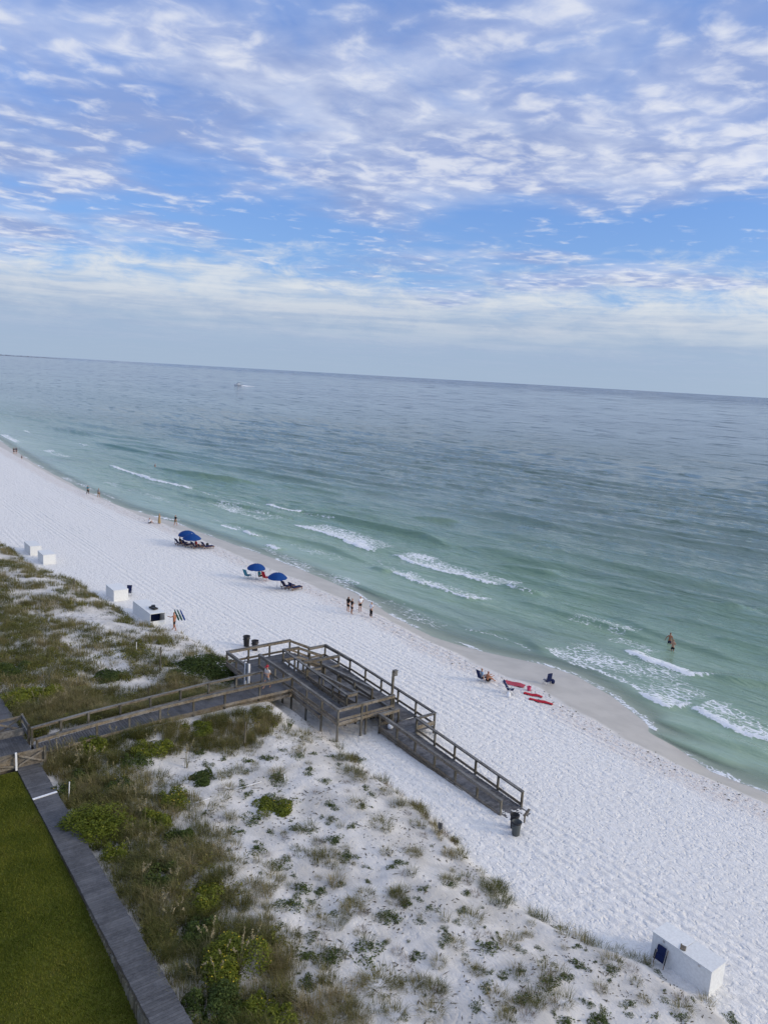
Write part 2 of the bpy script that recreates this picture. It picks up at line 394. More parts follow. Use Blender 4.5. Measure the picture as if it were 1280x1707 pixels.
def f_water(t, b, g, o):
    dep = t.attr('depth'); foam = t.attr('foam'); near = t.attr('near')
    x, y, z = t.sep(g)
    # crest-aligned coordinates (crests run 14 degrees off the shore)
    ca, sa = 0.970, 0.237
    p = t.math('ADD', t.math('MULTIPLY', x, ca), t.math('MULTIPLY', y, sa))
    q = t.math('SUBTRACT', t.math('MULTIPLY', y, ca), t.math('MULTIPLY', x, sa))
    w = t.comb(p, t.math('MULTIPLY', q, 0.24), 0.0)
    big = t.noise(t.comb(t.math('MULTIPLY', p, 0.012), t.math('MULTIPLY', q, 0.004), 3.0), 1.0, 4, 0.6)
    pat = t.noise(t.comb(t.math('MULTIPLY', p, 0.05), t.math('MULTIPLY', q, 0.018), 1.0), 1.0, 4, 0.6)
    # body colour: pale green in the shallows to slate blue offshore
    c = t.mix(t.ramp(dep, 0.2, 2.2), (0.265, 0.375, 0.270), (0.170, 0.282, 0.196))
    c = t.mix(t.ramp(dep, 0.05, 0.5, 1.0, 0.0), c, (0.285, 0.375, 0.275))
    c = t.mix(t.ramp(x, 60.0, 125.0), c, (0.135, 0.205, 0.172))
    c = t.mix(t.ramp(t.math('SQRT', x), 9.0, 24.0), c, (0.095, 0.130, 0.152))
    c = t.mix(t.ramp(pat, 0.50, 0.72, 0.0, 0.4), c, (0.075, 0.120, 0.112))
    t.l.new(c, b.inputs['Base Color'])
    b.inputs['IOR'].default_value = 1.33
    b.inputs['Roughness'].default_value = 0.09
    b.inputs['Specular IOR Level'].default_value = 0.5
    n1 = t.noise(w, 1.15, 4, 0.55, 0.3)
    n2 = t.noise(w, 0.28, 4, 0.55, 0.3)
    n4 = t.noise(g, 4.5, 3, 0.55)
    h = t.math('ADD', t.math('MULTIPLY', n1, 0.42), t.math('MULTIPLY', n2, 1.25)); h = t.math('ADD', h, t.math('MULTIPLY', n4, 0.05))
    far = t.ramp(t.math('SQRT', x), 8.8, 17.0)
    s1 = t.vmath('SUBTRACT', t.noise(w, 0.9, 3, 0.6, 0.2, out=1), (0.5, 0.5, 0.5))
    s2 = t.vmath('SUBTRACT', t.noise(t.comb(p, t.math('MULTIPLY', q, 0.22), 5.0), 0.11, 3, 0.55, 0.2, out=1), (0.5, 0.5, 0.5))
    sl_ = t.vmath('MULTIPLY', t.vmath('ADD', s1, t.vmath('MULTIPLY', s2, (0.45, 0.45, 0.45))), (0.24, 0.18, 0.0))
    k = t.math('MULTIPLY', far, t.ramp(big, 0.36, 0.62, 0.45, 1.25))
    sc_ = t.n.new('ShaderNodeVectorMath'); sc_.operation = 'SCALE'; t.l.new(sl_, sc_.inputs[0]); t.l.new(k, sc_.inputs['Scale'])
    # ruffled dashes that widen offshore, and the steeper wind-roughened water near the horizon
    lp = t.math('LOGARITHM', t.math('MAXIMUM', p, 20.0), 2.718)
    grp = t.noise(t.comb(t.math('MULTIPLY', lp, 44.0), t.math('MULTIPLY', t.math('DIVIDE', q, t.math('MAXIMUM', p, 20.0)), 20.0), 4.0), 1.0, 4, 0.62, 0.3)
    tl = t.math('MULTIPLY_ADD', t.ramp(t.math('SQRT', x), 32.0, 62.0), t.ramp(big, 0.36, 0.60, -0.12, -0.26), t.math('MULTIPLY', t.ramp(grp, 0.51, 0.70, 0.09, -0.36), t.ramp(t.math('SQRT', x), 8.8, 12.0)))
    tilt = t.comb(t.math('MULTIPLY', tl, ca), t.math('MULTIPLY', tl, sa), 0.0)
    nrm = t.vmath('NORMALIZE', t.vmath('ADD', t.vmath('ADD', t.n.new('ShaderNodeNewGeometry').outputs['Normal'], sc_.outputs[0]), tilt))
    bp = t.n.new('ShaderNodeBump'); bp.inputs['Distance'].default_value = 1.0
    t.put(bp.inputs['Strength'], t.math('MULTIPLY', t.ramp(dep, 0.0, 1.2, 0.2, 0.8), t.ramp(big, 0.35, 0.65, 0.6, 1.2)))
    t.l.new(nrm, bp.inputs['Normal'])
    t.l.new(h, bp.inputs['Height']); t.l.new(bp.outputs[0], b.inputs['Normal'])
    # shallow water lets the sand through
    tr = t.n.new('ShaderNodeBsdfTransparent'); tr.inputs[0].default_value = (0.90, 0.97, 0.94, 1)
    mx = t.n.new('ShaderNodeMixShader'); t.put(mx.inputs[0], t.ramp(dep, 0.0, 0.30, 0.20, 1.0))
    t.l.new(tr.outputs[0], mx.inputs[1]); t.l.new(b.outputs[0], mx.inputs[2])
    # foam
    fb = t.n.new('ShaderNodeBsdfPrincipled'); fb.inputs['Base Color'].default_value = (0.80, 0.83, 0.86, 1); fb.inputs['Roughness'].default_value = 0.8
    fw = t.comb(p, t.math('MULTIPLY', q, 0.6), 0.0)
    wf = t.vmath('ADD', fw, t.vmath('SCALE', t.noise(fw, 0.8, 3, 0.5, out=1))); wf.node.inputs[1].links[0].from_node.inputs['Scale'].default_value = 1.2
    fn1 = t.noise(wf, 2.6, 6, 0.70, 0.5)
    vo = t.n.new('ShaderNodeTexVoronoi'); vo.feature = 'DISTANCE_TO_EDGE'; vo.inputs['Scale'].default_value = 2.2
    t.l.new(wf, vo.inputs['Vector'])
    lace = t.ramp(vo.outputs['Distance'], 0.0, 0.20, 0.26, -0.12)
    m = t.math('ADD', t.math('MULTIPLY', foam, 1.62), t.math('MULTIPLY', t.math('SUBTRACT', fn1, 0.5), 1.9))
    m = t.math('ADD', m, t.math('MULTIPLY', lace, t.ramp(foam, 0.02, 0.3)))
    m = t.ramp(m, 0.46, 0.92)
    m = t.math('MULTIPLY', m, t.ramp(foam, 0.02, 0.14))
    bp2 = t.n.new('ShaderNodeBump'); bp2.inputs['Distance'].default_value = 0.25; bp2.inputs['Strength'].default_value = 0.7
    t.l.new(fn1, bp2.inputs['Height']); t.l.new(bp2.outputs[0], fb.inputs['Normal'])
    m2 = t.n.new('ShaderNodeMixShader'); t.put(m2.inputs[0], m)
    t.l.new(mx.outputs[0], m2.inputs[1]); t.l.new(fb.outputs[0], m2.inputs[2]); t.l.new(m2.outputs[0], o.inputs[0])


M_WATER = mat('gulf_water', fn=f_water)


def f_turf(t, b, g, o):
    n = t.noise(g, 0.55, 4, 0.6); n2 = t.noise(g, 7.0, 4, 0.65)
    c = t.mix(t.ramp(n, 0.3, 0.7), (0.055, 0.070, 0.008), (0.090, 0.105, 0.014))
    c = t.mix(t.ramp(n2, 0.35, 0.75, 0.0, 0.6), c, (0.10, 0.098, 0.028))
    t.l.new(c, b.inputs['Base Color'])


M_TURF = mat('lawn_turf', rough=0.9, spec=0.1, fn=f_turf)
M_LAND = mat('far_land', (0.17, 0.20, 0.25), 0.9, 0.1, 0.1)

# ------------------------------------------------------------------ object helpers


def tag(o, label=None, cat=None, group=None, kind=None):
    if label: o['label'] = label
    if cat: o['category'] = cat
    if group: o['group'] = group
    if kind: o['kind'] = kind
    return o


def empty(name, loc=(0, 0, 0), rz=0.0):
    o = bpy.data.objects.new(name, None); COL.objects.link(o)
    o.empty_display_size = 0.1
    o.location = loc; o.rotation_euler = (0, 0, rz)
    return o


def thing(name, label, cat, loc=(0, 0, 0), rz=0.0, group=None):
    return tag(empty(name, loc, rz), label, cat, group)


class MB:
    """collects simple shapes into one mesh"""
    def __init__(s): s.v = []; s.f = []; s.smooth = []
    def add(s, v, f, smooth=False):
        k = len(s.v); s.v += [tuple(p) for p in v]; s.f += [tuple(i + k for i in q) for q in f]; s.smooth += [smooth] * len(f)
    def box(s, c, d, rz=0.0, rx=0.0, ry=0.0, taper=1.0):
        hx, hy, hz = d[0] / 2, d[1] / 2, d[2] / 2
        m = Matrix.Translation(c) @ Matrix.Rotation(rz, 4, 'Z') @ Matrix.Rotation(ry, 4, 'Y') @ Matrix.Rotation(rx, 4, 'X')
        v = []
        for z in (-1, 1):
            k = taper if z > 0 else 1
            for x, y in ((-1, -1), (1, -1), (1, 1), (-1, 1)):
                v.append(m @ Vector((x * hx * k, y * hy * k, z * hz)))
        s.add(v, [(3, 2, 1, 0), (4, 5, 6, 7), (0, 1, 5, 4), (1, 2, 6, 5), (2, 3, 7, 6), (3, 0, 4, 7)])
    def bar(s, a, b, w, h=None, n=4):
        """bar from a to b; n=4 rectangular w x h, else round of radius w"""
        a = Vector(a); b = Vector(b); d = (b - a)
        if d.length < 1e-6: return
        d.normalize()
        side = d.cross(Vector((0, 0, 1)))
        if side.length < 1e-3: side = Vector((1, 0, 0))
        side.normalize(); up = side.cross(d).normalized()
        h = h or w
        if n == 4:
            of = [side * (sx * w / 2) + up * (sy * h / 2) for sx, sy in ((-1, -1), (1, -1), (1, 1), (-1, 1))]
        else:
            of = [side * (math.cos(2 * PI * i / n) * w) + up * (math.sin(2 * PI * i / n) * h) for i in range(n)]
        m = len(of); v = [a + q for q in of] + [b + q for q in of]
        f = [tuple(range(m))[::-1], tuple(range(m, 2 * m))] + [(i, (i + 1) % m, m + (i + 1) % m, m + i) for i in range(m)]
        s.add(v, f, n > 4)
    def lathe(s, prof, c=(0, 0, 0), n=16, cap=True):
        v = []; f = []
        for r, z in prof:
            for i in range(n):
                a = 2 * PI * i / n; v.append((c[0] + r * math.cos(a), c[1] + r * math.sin(a), c[2] + z))
        for k in range(len(prof) - 1):
            for i in range(n):
                j = (i + 1) % n; f.append((k * n + i, k * n + j, (k + 1) * n + j, (k + 1) * n + i))
        if cap:
            f.append(tuple(range(n))[::-1]); q = (len(prof) - 1) * n; f.append(tuple(range(q, q + n)))
        s.add(v, f, True)
    def mesh(s, name, m):
        me = bpy.data.meshes.new(name); me.from_pydata(s.v, [], s.f); me.materials.append(m)
        me.polygons.foreach_set('use_smooth', s.smooth); me.update()
        return me
    def build(s, name, m, parent=None, loc=None, rz=0.0):
        o = bpy.data.objects.new(name, s.mesh(name, m)); COL.objects.link(o)
        if parent: o.parent = parent
        if loc is not None: o.location = loc
        o.rotation_euler = (0, 0, rz)
        return o


def children_of(o): return [c for c in COL.objects if c.parent == o]


def np_mesh(name, V, F, m, smooth=False, attrs=None):
    """V (n,3), F (k,3 or 4) numpy -> mesh"""
    me = bpy.data.meshes.new(name)
    V = np.ascontiguousarray(V, dtype=np.float32); F = np.ascontiguousarray(F, dtype=np.int32)
    k = F.shape[1]
    me.vertices.add(len(V)); me.vertices.foreach_set('co', V.ravel())
    me.loops.add(F.size); me.loops.foreach_set('vertex_index', F.ravel())
    me.polygons.add(len(F)); me.polygons.foreach_set('loop_start', np.arange(0, F.size, k, dtype=np.int32))
    me.polygons.foreach_set('loop_total', np.full(len(F), k, dtype=np.int32))
    me.polygons.foreach_set('use_smooth', np.full(len(F), smooth))
    for an, av in (attrs or {}).items():
        at_ = me.attributes.new(an, 'FLOAT', 'POINT'); at_.data.foreach_set('value', np.ascontiguousarray(av, dtype=np.float32))
    me.materials.append(m); me.update(calc_edges=True); me.validate()
    return me


def link(name, me, parent=None, loc=(0, 0, 0), rz=0.0, sc=1.0):
    o = bpy.data.objects.new(name, me); COL.objects.link(o)
    if parent: o.parent = parent
    o.location = loc; o.rotation_euler = (0, 0, rz); o.scale = (sc, sc, sc) if not isinstance(sc, tuple) else sc
    return o


def grid_faces(nx, ny):
    i = np.arange(nx - 1)[:, None] * ny + np.arange(ny - 1)[None, :]
    i = i.ravel()
    return np.stack([i, i + ny, i + ny + 1, i + 1], 1)


def spaced(*segs):
    """segs: (start, end, step) joined; then unique sorted"""
    out = []
    for a, b, s in segs: out.append(np.arange(a, b, s))
    return np.concatenate(out)


def grow(a, b, s, k):
    out = [a]
    while out[-1] < b: out.append(out[-1] + s); s *= k
    return np.array(out)


# ------------------------------------------------------------------ ground sheet
def build_sand():
    xs = np.concatenate([-grow(10, 3000, 8, 1.35)[::-1], spaced((-8, 6, 2.0), (6, 8.8, 0.4), (8.8, 25.5, 0.22), (25.5, 48, 0.135), (48, 58, 0.35), (58, 110, 2.0)), [112, 140, 400, 2000]])
    ys = np.concatenate([-grow(8, 3000, 8, 1.4)[::-1], spaced((-6, 9, 1.0), (9, 64, 0.17), (64, 110, 0.30), (110, 180, 0.7)), grow(180, 3000, 1.2, 1.12)])
    X, Y = np.meshgrid(xs, ys, indexing='ij'); X = X.ravel(); Y = Y.ravel()
    Z = zground(X, Y)
    Wx = wetx(Y); E = edge(Y)
    nz = fbm(X * 0.35, Y * 0.35, 81, 3)
    wet = sstep(-0.35, 0.55, X - Wx + 0.5 * nz)
    dune = sstep(-0.5, 1.0, E - X + 0.6 * nz)
    strip = sstep(2.2, 0.6, np.abs(X - Wx + 1.1 + 0.8 * nz)) * (1 - wet)
    me = np_mesh('sand', np.stack([X, Y, Z], 1), grid_faces(len(xs), len(ys)), M_SAND, True, dict(wet=wet, dune=dune, strip=strip))
    tag(link('sand', me), kind='structure')


build_sand()

# ------------------------------------------------------------------ sea
CRN = np.array([0.970, 0.237])     # direction across the crests


def pxline(*pts, z=0.1):
    a = np.array([tuple(at(x, y, z))[:2] for x, y in pts]); return a[np.argsort(a[:, 1])]


# foam fronts: photo-surveyed edge facing the beach, seaward width, edge strength, body strength
FOAM = [
    (pxline((180, 775), (215, 788), (255, 800), (325, 816)), 1.8, 1.0, 0.40),
    (pxline((485, 874), (530, 885), (560, 895), (600, 911), (628, 917)), 8.0, 1.0, 0.42),
    (pxline((652, 922), (690, 938), (730, 952), (770, 962), (805, 972), (842, 979)), 7.0, 1.0, 0.40),
    (pxline((648, 953), (690, 970), (730, 982), (780, 1000), (818, 1003)), 4.5, 0.75, 0.36),
    (pxline((1038, 1083), (1070, 1100), (1110, 1114), (1145, 1126), (1188, 1129)), 2.2, 1.0, 0.5),
    (pxline((900, 1080), (950, 1105), (1000, 1118), (1050, 1140), (1085, 1165), (1110, 1179), (1152, 1178)), 9.0, 0.55, 0.31),
    (pxline((1070, 1155), (1090, 1170), (1112, 1180), (1152, 1176)), 2.0, 1.0, 0.45),
    (pxline((1148, 1178), (1180, 1195), (1215, 1212), (1250, 1228), (1300, 1240)), 5.0, 1.0, 0.48),
    (pxline((442, 838), (465, 846), (500, 852)), 1.8, 0.95, 0.35),
    (pxline((340, 835), (370, 848), (420, 862), (440, 868)), 8.0, 0.30, 0.27),
    (pxline((256, 859), (275, 864), (300, 867)), 0.9, 0.9, 0.2),
    (pxline((365, 873), (388, 880), (396, 882)), 0.9, 0.9, 0.3),
    (pxline((404, 884), (420, 892), (432, 893)), 1.2, 0.8, 0.3),
    (pxline((440, 908), (455, 914), (462, 917)), 1.2, 0.9, 0.3),
    (pxline((425, 910), (470, 930), (500, 945), (545, 962), (590, 985)), 3.5, 0.36, 0.26),
    (pxline((470, 905), (510, 920), (560, 935)), 5.0, 0.24, 0.2),
    (pxline((0, 723), (15, 732), (30, 738)), 3.0, 0.7, 0.4),
    (pxline((70, 748), (90, 757), (110, 762)), 3.5, 0.5, 0.35),
    (pxline((125, 738), (135, 743), (145, 742)), 1.5, 0.9, 0.4),
    (pxline((40, 717), (52, 722)), 1.5, 0.6, 0.3),
    (pxline((100, 795), (130, 808), (145, 815)), 2.5, 0.35, 0.25),
    (pxline((640, 1020), (665, 1037), (690, 1048)), 0.5, 0.8, 0.0),
    (pxline((1068, 1192), (1080, 1210), (1095, 1220)), 0.6, 0.75, 0.0),
    (pxline((1128, 1250), (1160, 1275), (1200, 1292), (1230, 1308)), 0.6, 0.7, 0.1),
    (pxline((930, 1030), (990, 1045), (1040, 1060)), 6.0, 0.26, 0.24),
    (pxline((1000, 1065), (1050, 1075), (1090, 1090)), 3.0, 0.3, 0.25),
    (pxline((600, 935), (640, 950), (670, 958)), 5.0, 0.22, 0.20),
    (pxline((330, 860), (380, 878), (440, 897), (480, 905)), 3.0, 0.24, 0.20),
    (pxline((160, 800), (220, 818), (300, 842), (350, 855)), 3.0, 0.22, 0.19),
    (pxline((620, 1000), (680, 1030), (740, 1050)), 4.0, 0.22, 0.19),
    (pxline((325, 816), (380, 832), (440, 846)), 0.9, 0.42, 0.16),
    (pxline((760, 1045), (830, 1060), (890, 1085)), 0.7, 0.40, 0.12),
    (pxline((840, 979), (870, 987), (890, 992)), 0.6, 0.5, 0.1),
    (pxline((500, 852), (530, 858), (560, 864)), 0.5, 0.45, 0.1),
    (pxline((560, 985), (600, 1003), (640, 1025)), 1.6, 0.42, 0.25),
    (pxline((890, 1108), (960, 1130), (1040, 1165)), 1.2, 0.42, 0.2),
    (pxline((40, 765), (80, 782), (120, 802), (150, 815), (220, 842)), 1.0, 0.45, 0.25),
    (pxline((250, 862), (320, 884), (400, 910)), 0.9, 0.4, 0.2),
]
# unbroken green wave faces: line, height, width
FACES = [
    (pxline((500, 850), (560, 862), (640, 880), (700, 893), (745, 908)), 0.55, 1.5),
    (pxline((840, 977), (870, 985), (900, 992)), 0.40, 1.2),
    (pxline((255, 778), (300, 788), (370, 799), (440, 807)), 0.50, 1.6),
    (pxline((75, 712), (110, 718), (160, 726)), 0.5, 1.8),
    (pxline((690, 860), (720, 864), (760, 868)), 0.35, 1.5),
    (pxline((830, 940), (880, 950), (930, 958)), 0.35, 1.8),
    (pxline((620, 945), (640, 953), (650, 955)), 0.3, 1.2),
    (pxline((1030, 1030), (1090, 1055), (1150, 1075), (1230, 1100)), 0.28, 2.2),
    (pxline((790, 1050), (840, 1055), (880, 1068), (910, 1090)), 0.20, 1.3),
    (pxline((1185, 1128), (1230, 1136), (1300, 1146)), 0.30, 1.4),
    (pxline((1200, 1012), (1230, 1018), (1260, 1020)), 0.35, 1.5),
    (pxline((640, 1040), (700, 1062), (760, 1078)), 0.12, 1.0),
    (pxline((300, 820), (360, 835), (430, 850), (490, 862)), 0.30, 1.0),
    (pxline((380, 870), (460, 892), (540, 910), (620, 940)), 0.22, 1.0),
    (pxline((560, 960), (620, 985), (690, 1010), (760, 1035)), 0.16, 0.9),
    (pxline((860, 1000), (940, 1025), (1030, 1050), (1110, 1075)), 0.30, 1.2),
    (pxline((700, 830), (800, 850), (900, 872), (1000, 895)), 0.30, 1.6),
    (pxline((860, 905), (960, 925), (1080, 955), (1180, 975)), 0.32, 1.5),
    (pxline((980, 955), (1080, 985), (1180, 1010), (1280, 1030)), 0.30, 1.4),
    (pxline((1180, 1060), (1240, 1075), (1300, 1090)), 0.28, 1.3),
    (pxline((400, 780), (500, 800), (600, 820)), 0.26, 1.5),
    (pxline((150, 735), (230, 752), (310, 768)), 0.3, 1.6),
    (pxline((1060, 1215), (1130, 1240), (1230, 1275)), 0.14, 0.9),
    (pxline((1100, 1200), (1180, 1228), (1290, 1262)), 0.18, 1.0),
]


def build_sea():
    xs = np.concatenate([spaced((38, 48, 0.8), (48, 92, 0.30), (92, 190, 0.8)), grow(190, 90000, 1.0, 1.07)])
    ys = np.concatenate([-grow(70, 60000, 30, 1.6)[::-1], spaced((-60, 8, 3.0), (8, 130, 0.5), (130, 240, 1.0)), grow(240, 90000, 2.0, 1.08)])
    X, Y = np.meshgrid(xs, ys, indexing='ij'); X = X.ravel(); Y = Y.ravel()
    S = shore(Y)
    dist = X - S
    p = X * CRN[0] + Y * CRN[1]; q = Y * CRN[0] - X * CRN[1]
    ramp = sstep(0.5, 10.0, dist)
    fade = sstep(420, 170, X) * sstep(520, 260, np.abs(Y - 60))
    a = fbm(p / 6.5, q / 34.0, 101, 3, 0.5)
    sw = 0.66 * a + 0.30 * np.sin(p * 2 * PI / 6.8 + 2.5 * perlin(p / 40, q / 40, 111)) * (0.5 + perlin(p / 25, q / 60, 113))
    sm = 0.15 * fbm(p / 2.3, q / 8.0, 121, 3, 0.5) * (0.6 + 0.8 * sstep(-0.2, 0.4, perlin(p / 30, q / 50, 123)))
    Z = (sw * (0.35 + 0.65 * sstep(10, 40, dist)) + sm) * ramp * fade
    wob = 0.5 * fbm(X * 0.45, Y * 0.45, 131, 3) + 0.18 * fbm(X * 2.0, Y * 2.0, 137, 2)
    foam = np.zeros_like(X)
    for ln, wd, es, bs in FOAM:
        y0, y1 = ln[0, 1], ln[-1, 1]
        if y1 - y0 < 0.5: continue
        fx = np.interp(Y, ln[:, 1], ln[:, 0])
        u = (Y - y0) / (y1 - y0)
        endf = sstep(-0.04, 0.10, u) * sstep(1.04, 0.90, u)
        s = X - fx + wob * min(1.0, wd * 0.5)
        front = sstep(-0.22, 0.10, s)
        ed = es * np.exp(-np.maximum(s, 0) / 0.75)
        bd = (bs + 0.07) * sstep(wd, wd * 0.45, s) * (0.85 + 0.7 * perlin(X * 0.3, Y * 0.2, 141))
        f = front * np.maximum(ed, bd) * endf
        foam = np.maximum(foam, f)
        if es > 0.7 and wd > 1.0:
            Z += endf * 0.34 * np.exp(-((s - 0.25) / np.where(s < 0.25, 0.35, 1.3)) ** 2) * (0.7 + 0.5 * perlin(Y * 0.8, X * 0.2, 151))
    for ln, hh, wd in FACES:
        y0, y1 = ln[0, 1], ln[-1, 1]
        fx = np.interp(Y, ln[:, 1], ln[:, 0]); u = (Y - y0) / max(y1 - y0, 0.5)
        endf = sstep(-0.15, 0.25, u) * sstep(1.15, 0.75, u)
        s = X - fx + 0.25 * wob
        Z += endf * 1.45 * hh * np.exp(-(s / np.where(s < 0, wd * 0.36, wd * 1.5)) ** 2)
    # thin lace along the wash line
    lap = np.exp(-((dist - 0.25 + 0.5 * wob) / 0.26) ** 2) * sstep(-0.1, 0.3, perlin(Y * 0.12, Y * 0 + 5, 161) + 0.16) * 0.62
    foam = np.maximum(foam, lap)
    zb = zground(X, Y, False)
    depth = np.clip(Z - zb, 0, 6)
    me = np_mesh('sea', np.stack([X, Y, Z], 1), grid_faces(len(xs), len(ys)), M_WATER, True, dict(depth=depth, foam=foam))
    tag(link('sea', me), kind='structure')


build_sea()

# far shore on the left of the horizon
def build_far_shore():
    mb = MB(); n = 60
    d0 = at(-60, 640); d1 = at(120, 648)
    a0 = math.atan2(d0.x, d0.y); a1 = math.atan2(d1.x, d1.y)
    for i in range(n):
        a = a0 + (a1 - a0) * (i + 0.5) / n; wa = (a1 - a0) / n * 14000
        dd = 15000 + 500 * math.sin(i * 0.9)
        h = (R.uniform(5, 12) + (R.uniform(5, 12) if R.random() < 0.12 else 0)) * min(1, (n - i) / 14)
        mb.box((dd * math.sin(a), dd * math.cos(a), h / 2 - 3), (wa * 1.1, 700, h + 6), -a, taper=0.9)
    tag(mb.build('far_shore', M_LAND), kind='structure')


build_far_shore()

# ------------------------------------------------------------------ lawn
LAWN_Z = 2.32


def zlawn(X, Y): return np.interp(Y, [-20, 10, 18, 20, 22, 24, 26, 30, 36, 43], [1.2, 1.3, 1.6, 1.8, 2.15, 2.65, 2.98, 3.24, 3.38, 3.42]) + 0.05 * fbm(X * 0.3, Y * 0.3, 201, 3)



def build_lawn():
    xs = np.concatenate([np.linspace(-80, -2, 14), np.arange(-1, 8.25, 0.4), [8.36]]); ys = np.concatenate([np.linspace(-80, 8, 12), np.arange(9, 42.3, 0.5), [42.45]])
    X, Y = np.meshgrid(xs, ys, indexing='ij'); X = X.ravel(); Y = Y.ravel()
    Z = zlawn(X, Y)
    tag(link('lawn', np_mesh('lawn', np.stack([X, Y, Z], 1), grid_faces(len(xs), len(ys)), M_TURF, True)), kind='structure')
    n = 170000
    x = NR.uniform(-0.8, 8.3, n); y = NR.uniform(19, 42.3, n)
    keep = x > (32 - y) * 0.05 + 1.0 - 3.0
    x, y = x[keep], y[keep]; n = len(x)
    z = zlawn(x, y) - 0.01
    a = NR.uniform(0, 2 * PI, n); h = NR.uniform(0.05, 0.11, n); w = NR.uniform(0.012, 0.024, n)
    lx, ly = np.cos(a), np.sin(a); lean = NR.uniform(0, 0.06, n); b = NR.uniform(0, 2 * PI, n)
    V = np.stack([np.stack([x - lx * w, y - ly * w, z], 1), np.stack([x + lx * w, y + ly * w, z], 1), np.stack([x + np.cos(b) * lean, y + np.sin(b) * lean, z + h], 1)], 1).reshape(-1, 3)
    F = np.arange(3 * n).reshape(-1, 3)
    tint = np.clip(0.35 + 0.6 * fbm(x * 0.5, y * 0.5, 211, 4) + 0.3 * fbm(x * 0.12, y * 0.12, 213, 2) + NR.normal(0, 0.16, n), 0, 1)
    tag(link('lawn_grass', np_mesh('lawn_grass', V, F, M_LAWN, False, dict(tint=np.repeat(tint, 3)))), 'short olive green lawn grass behind the wooden retaining wall', 'grass', kind='stuff')


build_lawn()

# ------------------------------------------------------------------ timber structures
_unit = {}


def unit_cube(m):
    if m.name not in _unit:
        mb = MB(); mb.box((0, 0, 0), (1, 1, 1)); _unit[m.name] = mb.mesh('board', m)
    return _unit[m.name]


def board(name, root, m, a, b, w, h, roll=0.0):
    """one board from a to b, w wide (level), h thick, as a part of root"""
    a = Vector(a); b = Vector(b); d = b - a; L = d.length; d.normalize()
    side = d.cross(Vector((0, 0, 1)))
    if side.length < 1e-3: side = Vector((0, -1, 0))
    side.normalize(); up = side.cross(d).normalized()
    if roll:
        q = Matrix.Rotation(roll, 3, d); side = q @ side; up = q @ up
    m4 = Matrix.Identity(4)
    for i in range(3):
        m4[i][0] = d[i] * L; m4[i][1] = side[i] * w; m4[i][2] = up[i] * h; m4[i][3] = (a[i] + b[i]) / 2
    o = bpy.data.objects.new(name, unit_cube(m)); COL.objects.link(o)
    o.parent = root
    o.matrix_basis = root.matrix_basis.inverted() @ m4
    return o


def rails(root, pts, out=1, spacing=1.75, low=True, posts=True, cap=True, ground=None, lowdrop=0.86, ends=(True, True), side_m=None, twin=False):
    """handrail along pts (x, y, z of rail top): flat cap, side board, low board, posts to the sand"""
    P = [Vector(p) for p in pts]
    side_m = side_m or M_RAIL
    for k in range(len(P) - 1):
        a, b = P[k], P[k + 1]; d = (b - a); dh = Vector((d.x, d.y, 0)).normalized()
        n = Vector((dh.y, -dh.x, 0)) * out
        if cap: board('rail_cap', root, M_CAP, a + Vector((0, 0, -0.02)) - dh * 0.06, b + Vector((0, 0, -0.02)) + dh * 0.06, 0.19, 0.04)
        board('side_rail', root, side_m, a + n * 0.075 + Vector((0, 0, -0.125)), b + n * 0.075 + Vector((0, 0, -0.125)), 0.04, 0.165)
        if low:
            board('low_rail', root, side_m, a + n * 0.078 + Vector((0, 0, -lowdrop)), b + n * 0.078 + Vector((0, 0, -lowdrop)), 0.04, 0.17)
            if twin: board('toe_board', root, side_m, a + n * 0.080 + Vector((0, 0, -lowdrop - 0.26)), b + n * 0.080 + Vector((0, 0, -lowdrop - 0.26)), 0.045, 0.2)
        if posts:
            m = max(1, round(d.length / spacing))
            for i in range(m + 1):
                if i == 0 and (k > 0 or not ends[0]): continue
                if i == m and k == len(P) - 2 and not ends[1]: continue
                q = a + d * (i / m)
                zb = (zg(q.x, q.y) if ground is None else ground) - 0.12
                board('post', root, M_POST, (q.x, q.y, zb), (q.x, q.y, q.z - 0.043 + (0.0 if cap else 0.05)), 0.115, 0.115)


def planks(root, L0, L1, R0, R1, m, step=0.145, thick=0.04, gap=0.010, nm='plank', limit=300):
    """deck of boards laid across from the L edge to the R edge"""
    L0, L1, R0, R1 = map(Vector, (L0, L1, R0, R1))
    n = max(1, round(((L1 - L0).length + (R1 - R0).length) / 2 / step))
    for i in range(n):
        t = (i + 0.5) / n
        a = L0.lerp(L1, t); b = R0.lerp(R1, t)
        j = Vector((0, 0, R.uniform(-0.003, 0.003) - thick / 2))
        w = ((L1 - L0).length + (R1 - R0).length) / 2 / n - gap
        fw = ((L1 - L0) + (R1 - R0)) / 2
        pitch = math.atan2(fw.z, Vector((fw.x, fw.y, 0)).length)
        e = (b - a).normalized() * R.uniform(-0.012, 0.012)
        dd = (b - a); hd = Vector((fw.x, fw.y, 0)); sgn = 1 if dd.cross(Vector((0, 0, 1))).dot(hd) > 0 else -1
        board(nm, root, m, a + j - e, b + j + e, w, thick, pitch * sgn)


def stringers(root, lines, h=0.24, w=0.06):
    for a, b in lines:
        a = Vector(a); b = Vector(b)
        board('beam', root, M_RAIL, a - Vector((0, 0, 0.045 + h / 2)), b - Vector((0, 0, 0.045 + h / 2)), w, h)


BW_L, BW_R, BW_Z = 8.37, 9.56, 3.5
